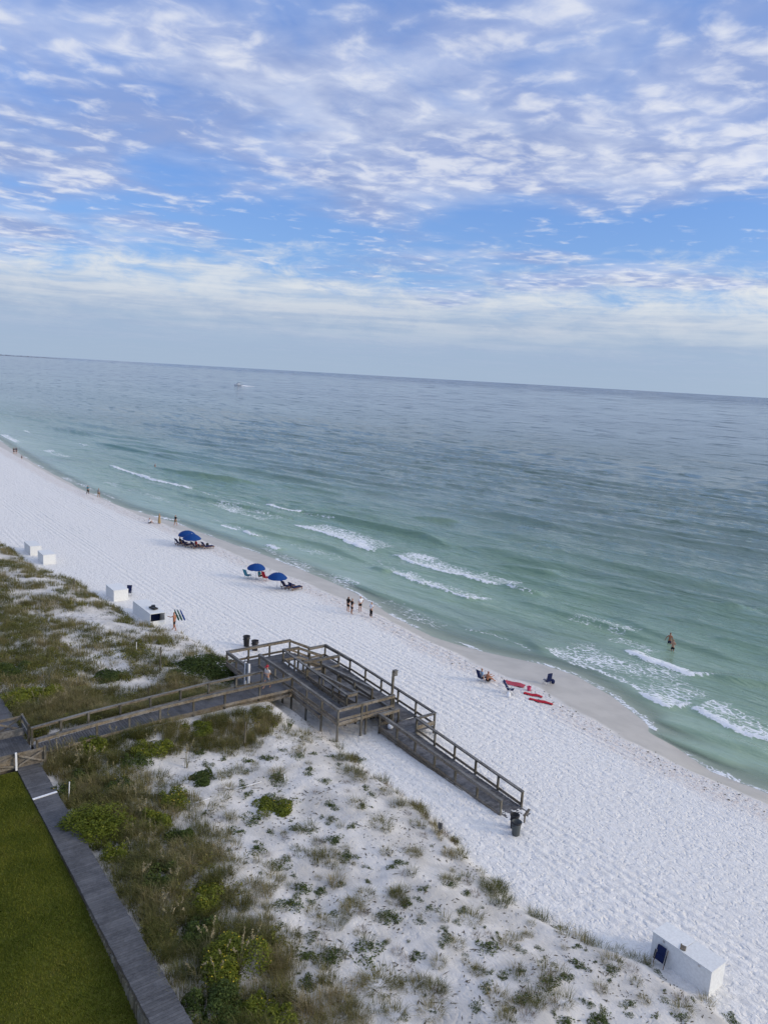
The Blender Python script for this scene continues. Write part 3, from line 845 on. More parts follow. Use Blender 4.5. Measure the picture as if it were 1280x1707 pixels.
# boardwalk beside the lawn, two stretches either side of the dune walkway
bw = thing('boardwalk', 'narrow grey plank boardwalk running beside the green lawn', 'boardwalk', (8.9, 17.0, BW_Z))
planks(bw, (BW_L, 17.0, BW_Z), (BW_L, 42.72, BW_Z), (BW_R, 17.0, BW_Z), (BW_R, 42.72, BW_Z), M_DECK)
wb = at(62, 1331, BW_Z + 0.01)
o = board('pale_plank', bw, M_PVC, (BW_L - 0.01, wb.y, BW_Z + 0.022), (BW_R + 0.01, wb.y + 0.12, BW_Z + 0.022), 0.13, 0.03); o['label'] = 'single white plank across the grey boards'
stringers(bw, [((BW_L + 0.05, 17, BW_Z), (BW_L + 0.05, 42.7, BW_Z)), ((BW_R - 0.05, 17, BW_Z), (BW_R - 0.05, 42.7, BW_Z))])
bw2 = thing('boardwalk', 'far grey boardwalk stretch beyond the wooden junction, edged by grass', 'boardwalk', (8.9, 47.4, BW_Z))
planks(bw2, (BW_L - 0.6, 46.9, BW_Z), (BW_L - 0.6, 62, BW_Z), (BW_R, 46.9, BW_Z), (BW_R, 62, BW_Z), M_DECK)
stringers(bw2, [((BW_R - 0.05, 46.9, BW_Z), (BW_R - 0.05, 62, BW_Z))])

# retaining wall of upright logs between lawn and boardwalk
rw = thing('retaining_wall', 'retaining wall of upright logs between boardwalk and lawn', 'wall', (8.4, 17, LAWN_Z))
lg = MB(); lg.lathe([(0.105, -0.9), (0.10, 0.93), (0.085, 0.96)], n=10); lgm = lg.mesh('log', M_LOG)
y = 17.0
while y < 42.6:
    o = link('log', lgm, rw, (0.03 + R.uniform(-0.012, 0.012), y - 17, R.uniform(-0.10, 0.0)), R.uniform(0, 6)); o.scale = (1, 1, 1)
    y += 0.2

# junction deck and gates
jd = thing('junction_deck', 'grey deck where the lawn boardwalk meets the dune walkway', 'deck', (8.0, 44.7, BW_Z))
planks(jd, (2.5, 42.78, BW_Z), (9.56, 42.78, BW_Z), (2.5, 46.85, BW_Z), (9.56, 46.85, BW_Z), M_DECK, step=0.145)
stringers(jd, [((2.5, 42.82, BW_Z), (9.5, 42.82, BW_Z))], 0.3)
ga = thing('wooden_gate', 'low tan timber gate with crossed braces at the lawn boardwalk end', 'gate', (8.5, 42.55, BW_Z))
for (x0, x1) in ((6.0, 8.36), (8.42, 9.78)):
    board('gate_rail', ga, M_RAIL, (x0, 42.56, BW_Z + 0.84), (x1, 42.56, BW_Z + 0.84), 0.05, 0.15)
    board('gate_rail', ga, M_RAIL, (x0, 42.56, BW_Z + 0.12), (x1, 42.56, BW_Z + 0.12), 0.05, 0.15)
    board('brace', ga, M_RAIL, (x0 + .05, 42.50, BW_Z + 0.18), (x1 - .05, 42.50, BW_Z + 0.78), 0.04, 0.10)
    board('brace', ga, M_RAIL, (x0 + .05, 42.455, BW_Z + 0.78), (x1 - .05, 42.455, BW_Z + 0.18), 0.04, 0.10)
    board('gate_panel', ga, M_RAIL, (x0 + .02, 42.61, BW_Z + 0.46), (x1 - .02, 42.61, BW_Z + 0.46), 0.02, 0.58)
board('gate_post', ga, M_POST, (9.83, 42.56, 2.4), (9.83, 42.56, BW_Z + 0.98), 0.13, 0.13)
board('gate_post', ga, M_POST, (8.39, 42.60, 2.0), (8.39, 42.60, BW_Z + 0.95), 0.10, 0.10)
o = board('white_post', ga, M_PVC, (8.32, 42.40, BW_Z + 0.0), (8.32, 42.40, BW_Z + 1.02), 0.10, 0.10); o['label'] = 'white painted post at the middle of the gate'
gb = thing('wooden_gate', 'low grey timber fence panel on the far side of the junction deck', 'gate', (8.5, 46.9, BW_Z))
for yy, zz in ((45.75, 0.86), ):
    board('gate_rail', gb, M_CAP, (3.0, 45.72, BW_Z + 0.55), (9.5, 45.86, BW_Z + 0.55), 0.06, 0.42)
board('gate_rail', gb, M_RAIL, (5.5, 47.1, BW_Z + 0.86), (9.62, 47.2, BW_Z + 0.86), 0.06, 0.16)
board('gate_rail', gb, M_RAIL, (5.5, 47.1, BW_Z + 0.12), (9.62, 47.2, BW_Z + 0.12), 0.06, 0.14)
board('brace', gb, M_RAIL, (8.2, 47.06, BW_Z + 0.15), (9.5, 47.12, BW_Z + 0.80), 0.05, 0.11)
board('brace', gb, M_RAIL, (8.2, 47.0, BW_Z + 0.80), (9.5, 47.05, BW_Z + 0.15), 0.05, 0.11)
board('side_rail', gb, M_CAP, (9.68, 45.7, BW_Z + 0.84), (9.68, 47.25, BW_Z + 0.84), 0.08, 0.26)
board('side_rail', gb, M_CAP, (9.68, 45.7, BW_Z + 0.34), (9.68, 47.25, BW_Z + 0.34), 0.07, 0.26)
for (x, y_) in ((9.68, 45.65), (9.68, 47.28), (8.1, 47.15)):
    board('gate_post', gb, M_POST, (x, y_, 2.4), (x, y_, BW_Z + 1.0), 0.13, 0.13)

# dune walkway from the junction to the beach platform
wl = [(9.72, 45.0), (13.0, 45.3), (17.0, 45.7), (21.4, 46.5), (25.7, 46.88)]
wr = [(9.62, 43.4), (13.0, 43.65), (17.0, 44.05), (21.7, 44.62), (27.1, 44.95)]
wz = [3.52, 3.62, 3.58, 3.36, 3.2]
ww = thing('walkway', 'raised grey plank walkway with wooden handrails crossing the dune', 'walkway', (17, 45, 3.2))
rails(ww, [(x, y_, z + 1.06) for (x, y_), z in zip(wl, wz)], out=-1, spacing=2.1, low=True, ends=(True, True))
rails(ww, [(x, y_, z + 1.06) for (x, y_), z in zip(wr, wz)], out=1, spacing=2.35, low=True, ends=(True, False), lowdrop=0.98)
board('toe_board', ww, M_RAIL, (21.9, 44.55, 3.02), (27.0, 44.85, 2.9), 0.05, 0.2)
for k in range(4):
    planks(ww, (wl[k][0], wl[k][1] - 0.08, wz[k]), (wl[k + 1][0] - 0.004, wl[k + 1][1] - 0.08, wz[k + 1]), (wr[k][0], wr[k][1] + 0.08, wz[k]), (wr[k + 1][0] if k < 3 else 25.6, (wr[k + 1][1] if k < 3 else 44.87) + 0.08, wz[k + 1]), M_DECK, step=0.16, gap=0.022)
    stringers(ww, [((wl[k][0], wl[k][1] - 0.06, wz[k]), (wl[k + 1][0], wl[k + 1][1] - 0.06, wz[k + 1])), ((wr[k][0], wr[k][1] + 0.06, wz[k]), (wr[k + 1][0], wr[k + 1][1] + 0.06, wz[k + 1]))], 0.2)
board('pale_end_board', ww, M_CAP, (9.9, 43.3, 3.6), (10.15, 44.2, 3.6), 0.16, 0.1)

# upper platform with the first two ramps
ZT, ZA, ZB, ZC, ZE = 3.2, 2.72, 2.25, 1.83, 1.33
up_ = thing('switchback_platform', 'raised timber platform with switchback ramps and stairs at the dune edge', 'platform', (28.5, 45, 1.5))
planks(up_, (25.3, 44.98, ZT), (25.3, 50.02, ZT), (27.06, 44.98, ZT), (27.06, 50.02, ZT), M_DECK)            # lane beside the walkway end
planks(up_, (25.3, 50.05, ZT), (25.3, 51.66, ZT), (30.85, 50.05, ZT), (30.85, 51.66, ZT), M_DECK)            # top landing
planks(up_, (27.2, 41.40, ZA), (27.2, 50.0, ZT), (29.3, 41.40, ZA), (29.3, 50.0, ZT), M_DECK)                # first ramp
planks(up_, (27.6, 39.72, ZA), (27.6, 41.37, ZA), (32.2, 39.72, ZA), (32.2, 41.37, ZA), M_DECK)              # turning landing
stringers(up_, [((27.2, 41.4, ZA), (27.2, 50, ZT)), ((29.3, 41.4, ZA), (29.3, 50, ZT)), ((27.6, 39.75, ZA), (32.2, 39.75, ZA)), ((25.3, 44.9, ZT), (25.3, 51.7, ZT)), ((25.3, 51.7, ZT), (30.85, 51.7, ZT)), ((32.2, 39.75, ZA), (32.2, 41.4, ZA)), ((27.08, 45.0, ZT), (27.08, 50.0, ZT))])
rails(up_, [(25.25, 48.6, ZT + 1.05), (25.25, 51.7, ZT + 1.05)], out=-1, spacing=1.5, twin=True)
rails(up_, [(25.25, 51.74, ZT + 1.05), (30.85, 51.78, ZT + 1.05)], out=1, spacing=1.9, ends=(False, True), side_m=M_RAIL)
rails(up_, [(27.14, 50.03, ZT + 1.05), (27.11, 45.0, ZT + 1.05)], out=1, spacing=1.25)
rails(up_, [(27.11, 45.0, ZT + 1.05), (27.55, 39.66, ZA + 1.05)], out=1, spacing=1.85, lowdrop=0.80, twin=True)
rails(up_, [(27.55, 39.66, ZA + 1.05), (32.25, 39.66, ZA + 1.05)], out=1, spacing=2.35, ends=(False, True), lowdrop=0.78, twin=True)
board('post', up_, M_POST, (29.45, 39.60, zg(29.45, 39.6) - .1), (29.45, 39.60, ZA + 1.0), 0.13, 0.13)
rails(up_, [(29.27, 50.08, ZT + 1.05), (29.40, 41.38, ZA + 1.05)], out=-1, spacing=1.7)
rails(up_, [(29.27, 50.08, ZT + 1.05), (30.6, 49.98, ZT + 1.05)], out=1, spacing=2, ends=(False, False))
rails(up_, [(29.40, 41.33, ZA + 1.05), (30.22, 41.33, ZA + 1.05)], out=1, spacing=1, ends=(False, True))
# second ramp, lower landing and third ramp
planks(up_, (30.3, 41.40, ZA), (30.3, 48.0, ZB), (31.62, 41.40, ZA), (31.62, 48.0, ZB), M_RAMP)
planks(up_, (30.3, 48.03, ZB), (30.3, 49.95, ZB), (34.2, 48.03, ZB), (34.2, 49.95, ZB), M_RAMP)
planks(up_, (32.75, 49.98, ZB), (32.75, 51.7, ZB), (34.2, 49.98, ZB), (34.2, 51.7, ZB), M_RAMP)
rails(up_, [(30.26, 41.36, ZA + 1.05), (30.3, 48.0, ZB + 1.05)], out=-1, spacing=2.2, ends=(False, True))
rails(up_, [(31.66, 48.0, ZB + 1.05), (31.62, 41.4, ZA + 1.05)], out=1, spacing=2.2)
rails(up_, [(30.62, 49.2, ZB + 1.05), (33.85, 49.0, ZB + 1.05)], out=1, spacing=1.6)
rails(up_, [(32.6, 51.6, ZB + 1.05), (34.2, 51.6, ZB + 1.05), (34.2, 49.55, ZB + 1.05), (34.2, 47.9, ZB + 1.05)], out=1, spacing=1.9)
# stairs from the top landing down to the lower landing
for i in range(5):
    xx = 30.9 + 0.37 * (i + 0.5); zz = ZT - (ZT - ZB) * (i + 1) / 6
    board('stair_tread', up_, M_RAMP, (xx, 50.05, zz), (xx, 51.62, zz), 0.34, 0.045)
rails(up_, [(30.85, 51.74, ZT + 1.05), (32.65, 51.72, ZB + 1.08)], out=1, spacing=2, ends=(False, True))
rails(up_, [(30.6, 49.98, ZT + 1.05), (32.75, 49.98, ZB + 0.95)], out=1, spacing=1.1, ends=(True, True))
stringers(up_, [((30.3, 41.4, ZA), (30.3, 48, ZB)), ((31.62, 41.4, ZA), (31.62, 48, ZB)), ((34.2, 48, ZB), (34.2, 51.7, ZB)), ((30.9, 50.02, ZT), (32.75, 50.02, ZB)), ((30.9, 51.66, ZT), (32.75, 51.66, ZB))])

# lower ramp to the sand
lr = thing('beach_ramp', 'long grey timber ramp with handrails descending onto the white sand', 'ramp', (32.5, 38, 1.4))
planks(lr, (31.8, 39.3, 1.90), (31.8, 48.0, ZB), (34.15, 39.3, 1.90), (34.15, 48.0, ZB), M_RAMP)
planks(lr, (30.85, 37.45, ZC), (30.85, 39.27, ZC), (34.15, 37.45, ZC), (34.15, 39.27, ZC), M_RAMP)
planks(lr, (30.85, 26.4, ZE - 0.02), (30.85, 37.42, ZC), (32.45, 26.4, ZE - 0.02), (32.45, 37.42, ZC), M_RAMP)
rails(lr, [(34.2, 47.85, ZB + 1.05), (34.2, 37.42, ZC + 1.05)], out=-1, spacing=1.95, ends=(False, True), lowdrop=0.9)
rails(lr, [(31.78, 47.9, ZB + 1.02), (31.95, 39.3, ZC + 1.08)], out=1, spacing=2.1, lowdrop=0.8)
rails(lr, [(34.2, 37.42, ZC + 1.05), (32.58, 37.42, ZC + 1.05)], out=1, spacing=2, ends=(False, True), side_m=M_RAIL)
board('toe_board', lr, M_RAIL, (34.15, 37.40, ZC + 0.3), (32.6, 37.40, ZC + 0.3), 0.05, 0.28)
rails(lr, [(32.56, 37.42, ZC + 1.05), (32.48, 27.5, ZE + 1.02)], out=-1, spacing=1.98, ends=(False, True), lowdrop=0.92)
rails(lr, [(30.78, 39.25, ZC + 1.05), (30.72, 27.5, ZE + 1.02)], out=1, spacing=1.95, lowdrop=0.95, twin=True)
rails(lr, [(30.9, 39.22, ZC + 1.05), (32.4, 39.22, ZC + 1.05)], out=1, spacing=2, ends=(False, True), low=False)
board('toe_board', lr, M_RAIL, (30.9, 39.24, ZC + 0.22), (32.0, 39.24, ZC + 0.22), 0.05, 0.22)
stringers(lr, [((30.85, 26.6, ZE), (30.85, 39.3, ZC)), ((32.45, 26.6, ZE), (32.45, 37.4, ZC)), ((34.15, 37.4, ZC), (34.15, 48, ZB)), ((31.8, 39.3, ZC), (31.8, 48, ZB))], 0.2)

# ------------------------------------------------------------------ lamp post, shower post, stakes
lp = thing('lamp_post', 'square wooden lamp post with box lantern at the ramp corner', 'lamp post', (32.30, 39.95, 1.2))
mb = MB(); mb.box((0, 0, 2.05), (0.14, 0.14, 4.3)); mb.build('pole', M_POST, lp)
mb = MB(); mb.box((0.17, 0.0, 4.02), (0.26, 0.24, 0.34)); mb.box((0.17, 0, 4.22), (0.32, 0.30, 0.05)); mb.build('lantern', M_CAP, lp)
mb = MB(); mb.box((0.02, 0, 3.98), (0.10, 0.06, 0.06)); mb.build('bracket', M_METAL, lp)

sp = thing('shower_post', 'white rinse shower post beside the dune walkway end', 'shower', (24.9, 47.65, 2.4), 0.1)
mb = MB(); mb.box((0, -0.23, 0.9), (0.14, 0.10, 2.9)); mb.box((0, 0.23, 0.9), (0.14, 0.10, 2.9)); mb.build('upright', M_PVC, sp)
mb = MB(); mb.box((0.0, 0, 1.65), (0.05, 0.36, 1.35)); mb.build('back_panel', M_CAP, sp)
mb = MB(); mb.bar((0.1, 0.1, 2.2), (0.16, 0.3, 2.75), 0.02, n=6); mb.bar((0.16, 0.3, 2.75), (0.2, 0.6, 2.4), 0.02, n=6); mb.bar((0.2, 0.6, 2.4), (0.2, 0.75, 1.7), 0.02, n=6); mb.build('hose', M_BLACK, sp)


def stake(px, py, h, w, m, label, lean=(0, 0), sink=0.15):
    p = GT(px, py)
    mb = MB(); mb.bar((0, 0, -sink), (lean[0] * h, lean[1] * h, h), w, w)
    o = mb.build('stake', m, None, p); tag(o, label, 'stake')
    return o


stake(228, 1088, 0.9, 0.045, M_PVC, 'short white stake standing in the dune grass beyond the walkway')
stake(267, 1118, 1.9, 0.08, M_POST, 'tall thin brown stake near the dark green bush', (0.04, 0))
stake(115, 1335, 1.05, 0.04, M_PVC, 'white stake beside the lawn boardwalk bushes', (0.06, 0.02))
stake(408, 1243, 1.55, 0.08, M_POST, 'tall brown stake on bare dune sand below the walkway', (0.02, 0))
stake(124, 978, 0.7, 0.12, M_POST, 'dark stake at the far dune edge near the white boxes')
stake(97, 962, 0.8, 0.05, M_PVC, 'thin pale stake at the far dune edge near the paired white boxes')
stake(248, 1162, 0.8, 0.07, M_POST, 'short dark stake just behind the walkway handrail')
sg = thing('small_sign', 'small grey sign board on a leaning stake at the dune foot', 'sign', GT(732, 1390), 0.5)
mb = MB(); mb.bar((0, 0, -0.2), (0.03, 0.0, 0.62), 0.05, 0.05); mb.build('stake', M_POST, sg)
mb = MB(); mb.box((0.05, 0, 0.45), (0.03, 0.24, 0.36)); mb.build('board', M_CAP, sg)
pa, pb, pc = GT(330, 1343), GT(362, 1332), GT(424, 1309)
for a, b, l in ((GT(390, 1318), GT(436, 1305), 'white pipe length lying on the dune sand under a bush'), (GT(322, 1342), GT(350, 1333), 'short white pipe length lying near the yellow flowered bush')):
    mb = MB(); mb.bar((0, 0, 0.07), b - a + Vector((0, 0, 0.07)), 0.02, n=8)
    tag(mb.build('pipe', M_PVC, None, a), l, 'pipe', 'white pipe lengths on the dune')
p = GT(476, 1305); mb = MB(); mb.bar((0, 0, -0.1), (-0.06, 0.06, 0.55), 0.03, n=6); mb.bar((0, 0, 0.0), (0.16, -0.14, 0.03), 0.025, n=6)
tag(mb.build('pipe', M_PVC, None, p), 'bent white pipe stub sticking out of the dune sand', 'pipe')

# ------------------------------------------------------------------ bins


def bin_(px, py, m, h, r, label, z=None, rim=True):
    p = GT(px, py)
    b = thing('trash_can', label, 'trash can', p)
    mb = MB(); mb.lathe([(r * 0.78, 0), (r * 0.9, h * 0.6), (r, h), (r * 0.93, h), (r * 0.80, h * 0.25), (0.01, h * 0.25)], n=20, cap=False); mb.build('body', m, b)
    mb = MB(); mb.lathe([(r * 1.02, h - 0.09), (r * 1.09, h - 0.06), (r * 1.09, h), (r * 0.94, h + 0.01), (r * 0.94, h - 0.02)], n=20, cap=False); mb.build('rim', M_BLACK, b)
    mb = MB()
    for s in (-1, 1): mb.box((s * r * 1.08, 0, h * 0.72), (0.06, 0.16, 0.05))
    mb.build('handle', m, b)
    return b


bin_(859, 1391, M_GREYBIN, 0.78, 0.27, 'grey trash can standing in front at the foot of the beach ramp')
b2 = bin_(856, 1380, M_BLACK, 0.82, 0.25, 'black trash can just behind the grey one at the ramp foot')
bin_(411, 1077, M_BLACK, 0.95, 0.30, 'black trash can on sand, leftmost behind the platform railing')
bin_(425, 1084, M_BLACK, 0.90, 0.30, 'black trash can half hidden by the platform railing')
dw = GT(872, 1372); mb = MB(); mb.bar((0, 0, 0.42), (0.55, 0.12, 0.62), 0.14, 0.05); mb.bar((0.1, 0.02, 0.0), (0.1, 0.02, 0.45), 0.07, 0.07)
tag(mb.build('driftwood_sign', M_RAIL, None, dw), 'short wooden arm board beside the trash cans', 'sign')

# ------------------------------------------------------------------ white storage boxes


def storage_box(x0, x1, y0, y1, z0, h, label, open_end=False, lids=1):
    b = thing('storage_box', label, 'storage box', ((x0 + x1) / 2, (y0 + y1) / 2, z0), 0, 'white storage boxes along the dune edge')
    w, L = x1 - x0, y1 - y0; t = 0.04
    if not open_end:
        mb = MB(); mb.box((0, 0, h / 2 - 0.1), (w, L, h + 0.2 - 0.05)); mb.build('body', M_WHITE, b)
    else:
        for nm, c, d in (('side_panel', (-w / 2, 0, h / 2 - .1), (t, L, h + .15)), ('side_panel', (w / 2, 0, h / 2 - .1), (t, L, h + .15)), ('end_panel', (0, L / 2, h / 2 - .1), (w - t, t, h + .15)), ('end_panel', (0, -L / 2, h * 0.22 - .1), (w - t, t, h * 0.44 + .2)), ('floor_panel', (0, 0, 0.08), (w - t, L - t, t))):
            mb = MB(); mb.box(c, d); mb.build(nm, M_WHITE, b)
        mb = MB(); mb.box((0, L * 0.1, h * 0.4), (w - 0.12, L * 0.72, h * 0.5)); mb.build('stored_cushions', M_NAVY, b)
    n = lids
    for i in range(n):
        ll = (L + 0.06) / n - 0.012; yy = -(L + 0.06) / 2 + (i + 0.5) * (L + 0.06) / n
        mb = MB(); mb.box((0, yy, h + 0.005 + i * 0.012), (w + 0.06, ll, 0.05), ry=0.01); o = mb.build('lid', M_WHITE, b)
        if n > 1:
            k = MB(); k.box((w * 0.5 + 0.02, yy, h - 0.06), (0.05, 0.12, 0.05)); k.build('hasp', M_METAL, o)
    for yy in (-L * 0.3, L * 0.3):
        k = MB(); k.box((-w / 2 - 0.012, yy, h - 0.09), (0.02, 0.10, 0.09)); k.build('hinge', M_METAL, b)
    return b


storage_box(28.42, 29.50, 13.3, 16.05, 1.25, 1.30, 'nearest long white storage box with navy chair leaning on it', lids=2)
storage_box(24.72, 26.2, 76.85, 79.4, 1.25, 1.30, 'white storage box with a navy chair behind its lid')
storage_box(25.2, 26.6, 67.8, 72.5, 1.28, 1.30, 'open ended long white storage box with shirtless man beside it', open_end=True)
storage_box(22.2, 23.6, 94.8, 97.4, 1.25, 1.30, 'nearer white storage box of the far pair at the dune edge')
storage_box(21.9, 23.2, 99.9, 103.0, 1.25, 1.30, 'farthest white storage box of the far pair at the dune edge')

# ------------------------------------------------------------------ beach chairs, loungers, umbrellas


def chair(loc, rz, label, canvas=None, frame=None, group=None, low=0.0, recline=0.35):
    """folding beach chair; sitter faces local +Y"""
    canvas = canvas or M_NAVY; frame = frame or M_METAL
    c = thing('beach_chair', label, 'beach chair', loc, rz, group)
    sh = 0.36 - low; w = 0.27
    bt = (0, -0.22 - 0.75 * math.sin(recline), sh + 0.75 * math.cos(recline))
    mb = MB(); mb.box((0, 0.02, sh), (0.50, 0.48, 0.03), rx=0.12); mb.build('seat', canvas, c)
    a = Vector((0, -0.22, sh)); d = Vector(bt) - a
    mb = MB(); mb.box(a + d * 0.5, (0.50, 0.03, d.length), rx=recline); mb.build('backrest', canvas, c)
    mb = MB(); mb.box(a + d * 0.86 + Vector((0, 0.04, 0)), (0.42, 0.07, 0.16), rx=recline); mb.build('headrest', canvas, c)
    for s in (-1, 1):
        mb = MB(); mb.bar((s * w, 0.26, 0), (s * w, -0.1, sh + 0.2), 0.014, n=6); mb.build('leg', frame, c)
        mb = MB(); mb.bar((s * w, -0.34, 0), (s * w, 0.12, sh + 0.2), 0.014, n=6); mb.build('leg', frame, c)
        mb = MB(); mb.box((s * (w + 0.01), -0.02, sh + 0.21), (0.05, 0.42, 0.025)); mb.build('armrest', frame, c)
        mb = MB(); mb.bar((s * w * 0.95, -0.2, sh - 0.02), (s * w * 0.95, bt[1], bt[2] + 0.02), 0.013, n=6); mb.build('back_frame', frame, c)
    return c


def lounger(loc, rz, label, group, back=0.95, canvas=None):
    """wooden beach lounger with raised back; foot towards local +Y"""
    c = thing('beach_lounger', label, 'beach lounger', loc, rz, group); canvas = canvas or M_NAVY
    for s in (-1, 1):
        mb = MB(); mb.box((s * 0.30, 0.25, 0.24), (0.05, 1.75, 0.07)); mb.build('side_rail', M_TEAK, c)
        for y_ in (-0.45, 0.95):
            mb = MB(); mb.box((s * 0.30, y_, 0.10), (0.06, 0.06, 0.26)); mb.build('leg', M_TEAK, c)
    mb = MB(); mb.box((0, 0.42, 0.30), (0.56, 1.3, 0.07)); mb.build('seat_cushion', canvas, c)
    a = Vector((0, -0.22, 0.30)); d = Vector((0, -math.cos(back), math.sin(back))) * 0.85
    mb = MB(); mb.box(a + d * 0.5, (0.56, 0.08, 0.85), rx=PI / 2 - back); mb.build('back_cushion', canvas, c)
    for s in (-1, 1):
        mb = MB(); mb.bar(a + d * 0.75 + Vector((s * .28, 0, 0)), (s * .28, -0.62, 0.26), 0.03, 0.03); mb.build('prop', M_TEAK, c)
    return c


def umbrella(loc, r, h, label, rz=0.0, tilt=(0, 0)):
    u = thing('beach_umbrella', label, 'umbrella', loc, rz, 'blue beach umbrellas')
    tx, ty = tilt
    mb = MB(); mb.bar((0, 0, -0.3), (tx * h, ty * h, h + 0.03), 0.022, n=8); mb.build('pole', M_METAL, u)
    n = 8; v = []; f = []; rings = [(0.0, 0.0), (0.28, 0.035), (0.55, 0.135), (0.8, 0.29), (1.0, 0.50)]
    m = 24
    top = Vector((tx * h, ty * h, h))
    for k, (rr, dz) in enumerate(rings):
        for i in range(m):
            a = 2 * PI * i / m; ph = (i % 3)
            sag = 1.0 if ph == 0 else 0.955
            q = rr * r * (1 - (1 - sag) * rr)
            v.append(top + Vector((q * math.cos(a), q * math.sin(a), -dz * r * 0.98 - (0.0 if ph == 0 else 0.02 * rr))))
    for k in range(len(rings) - 1):
        for i in range(m):
            j = (i + 1) % m; f.append((k * m + i, (k + 1) * m + i, (k + 1) * m + j, k * m + j))
    mb = MB(); mb.add(v, f, True); cn = mb.build('canopy', M_BLUE, u)
    # valance
    v2 = []; f2 = []
    for i in range(m):
        a = 2 * PI * i / m; q = r * (1.0 if i % 3 == 0 else 0.955)
        zz = -0.50 * r * 0.98
        v2 += [top + Vector((q * math.cos(a), q * math.sin(a), zz - (0 if i % 3 == 0 else 0.02))), top + Vector((q * 1.005 * math.cos(a), q * 1.005 * math.sin(a), zz - (0.10 if i % 3 == 0 else 0.14)))]
    for i in range(m):
        j = (i + 1) % m; f2.append((2 * i, 2 * j, 2 * j + 1, 2 * i + 1))
    mb = MB(); mb.add(v2, f2); mb.build('valance', M_BLUE, cn)
    mb = MB(); mb.lathe([(0.03, h - 0.01), (0.035, h + 0.05), (0.01, h + 0.09)], (tx * h, ty * h, 0), 8); mb.build('finial', M_PVC, u)
    for i in range(n):
        a = 2 * PI * i / n
        mb = MB(); mb.bar(top + Vector((0, 0, -0.04)), top + Vector((r * 0.98 * math.cos(a), r * 0.98 * math.sin(a), -0.5 * r - 0.02)), 0.008, n=4); mb.build('rib', M_METAL, u)
    return u


umbrella(GT(312, 907), 1.25, 1.95, 'far blue beach umbrella, left one of the overlapping pair')
umbrella(GT(320, 913), 1.25, 1.95, 'far blue beach umbrella, right one of the overlapping pair', 0.3)
umbrella(GT(427, 966), 1.10, 1.95, 'blue beach umbrella over teal and red towels')
umbrella(GT(462, 982), 1.12, 1.95, 'blue beach umbrella with bare pole beside two empty loungers', 0.2)

TOW = math.radians(-55)     # sitters face the water, turned a little towards the camera
pl = GT(482, 983)
for k, (dx, dy) in enumerate(((0, 0.6), (0.45, -0.3))):
    lounger((pl.x + dx, pl.y + dy, pl.z - 0.0), math.radians(-78), ('empty navy backed lounger, left one of the two beside the bare pole umbrella', 'empty navy backed lounger, right one of the two beside the bare pole umbrella')[k], 'loungers by the bare pole umbrella')
pl = GT(318, 912)
for k, (dx, dy) in enumerate(((-0.9, 1.6), (-0.3, 0.5), (0.4, -0.8), (1.6, -1.6))):
    lounger((pl.x + dx, pl.y + dy, zg(pl.x + dx, pl.y + dy)), math.radians(-80), ('lounger leftmost under the overlapping blue umbrellas', 'lounger in the middle under the overlapping blue umbrellas', 'lounger with the red topped person under the overlapping umbrellas', 'empty dark lounger just right of the overlapping umbrellas')[k], 'loungers under the overlapping umbrellas')
pl = GT(427, 966)
c1 = chair((pl.x - 0.6, pl.y + 0.9, zg(pl.x - 0.6, pl.y + 0.9)), math.radians(-80), 'beach chair with teal towel under the lone crowded blue umbrella', M_TEAL)
c2 = chair((pl.x + 0.9, pl.y - 0.9, zg(pl.x + 0.9, pl.y - 0.9)), math.radians(-80), 'beach chair with red towel under the blue umbrella', M_RED)
for c_ in (c1, c2): c_.scale = (1.3, 1.25, 1.1)

chair(GT(802, 1136), math.radians(-95), 'beach chair in which a person in pale blue sits near the water', M_NAVY)
chair(GT(850, 1156), math.radians(-150), 'empty navy striped beach chair beside the red towel', M_NAVY, recline=0.6)
chair(GT(911, 1141), math.radians(-10), 'high backed navy beach chair standing alone on wet sand', M_NAVY, recline=0.12)
# chair leaning on the near storage box, chair behind the lid of the farther one
cl = thing('beach_chair', 'folded navy beach chair leaning against the nearest white storage box', 'beach chair', (28.20, 15.45, zg(28.2, 15.4)), math.radians(0)); cl.scale = (0.84, 0.80, 0.78)
mb = MB(); mb.box((0, 0, 0.60), (0.05, 0.46, 0.60), ry=0.22); mb.build('seat', M_NAVY, cl)
mb = MB(); mb.box((0.09, 0.03, 0.98), (0.10, 0.46, 0.26), ry=0.22); mb.build('headrest', M_NAVY, cl)
mb = MB(); mb.box((-0.07, 0, 0.52), (0.04, 0.46, 0.36), ry=0.22); mb.build('pouch', M_NAVY, cl)
for s in (-1, 1):
    mb = MB(); mb.bar((-0.12, s * 0.30, 0.0), (0.17, s * 0.30, 1.05), 0.03, 0.03); mb.build('side_frame', M_TEAK, cl)
    mb = MB(); mb.bar((-0.10, s * 0.33, 0.30), (0.02, s * 0.33, 0.80), 0.05, 0.03); mb.build('armrest', M_BLACK, cl)
p = GT(196, 985)
chair((26.75, 78.3, zg(26.75, 78.3)), math.radians(150), 'navy beach chair standing behind a white storage box', M_NAVY)
o = MB(); o.box((0, 0, 0.06), (0.30, 0.22, 0.02), rz=0.4); o.box((0.02, 0.1, 0.04), (0.36, 0.06, 0.03), rz=0.5)
tag(o.build('wood_scrap', M_RAIL, None, (28.6, 14.72, 2.56)), 'small scrap of tan wood lying on the nearest storage box lid', 'wood scrap')
o = MB(); o.box((0, 0, 0.10), (0.45, 0.9, 0.12), rz=0.2); o.box((0.1, 0.3, 0.2), (0.35, 0.4, 0.10), rz=-0.3); o.box((-0.1, -0.3, 0.2), (0.3, 0.4, 0.08), rz=0.5)
tag(o.build('folded_umbrella_bags', M_BLACK, None, (26.0, 69.2, 2.62)), 'dark folded bags lying on the open storage box lid', 'bag')
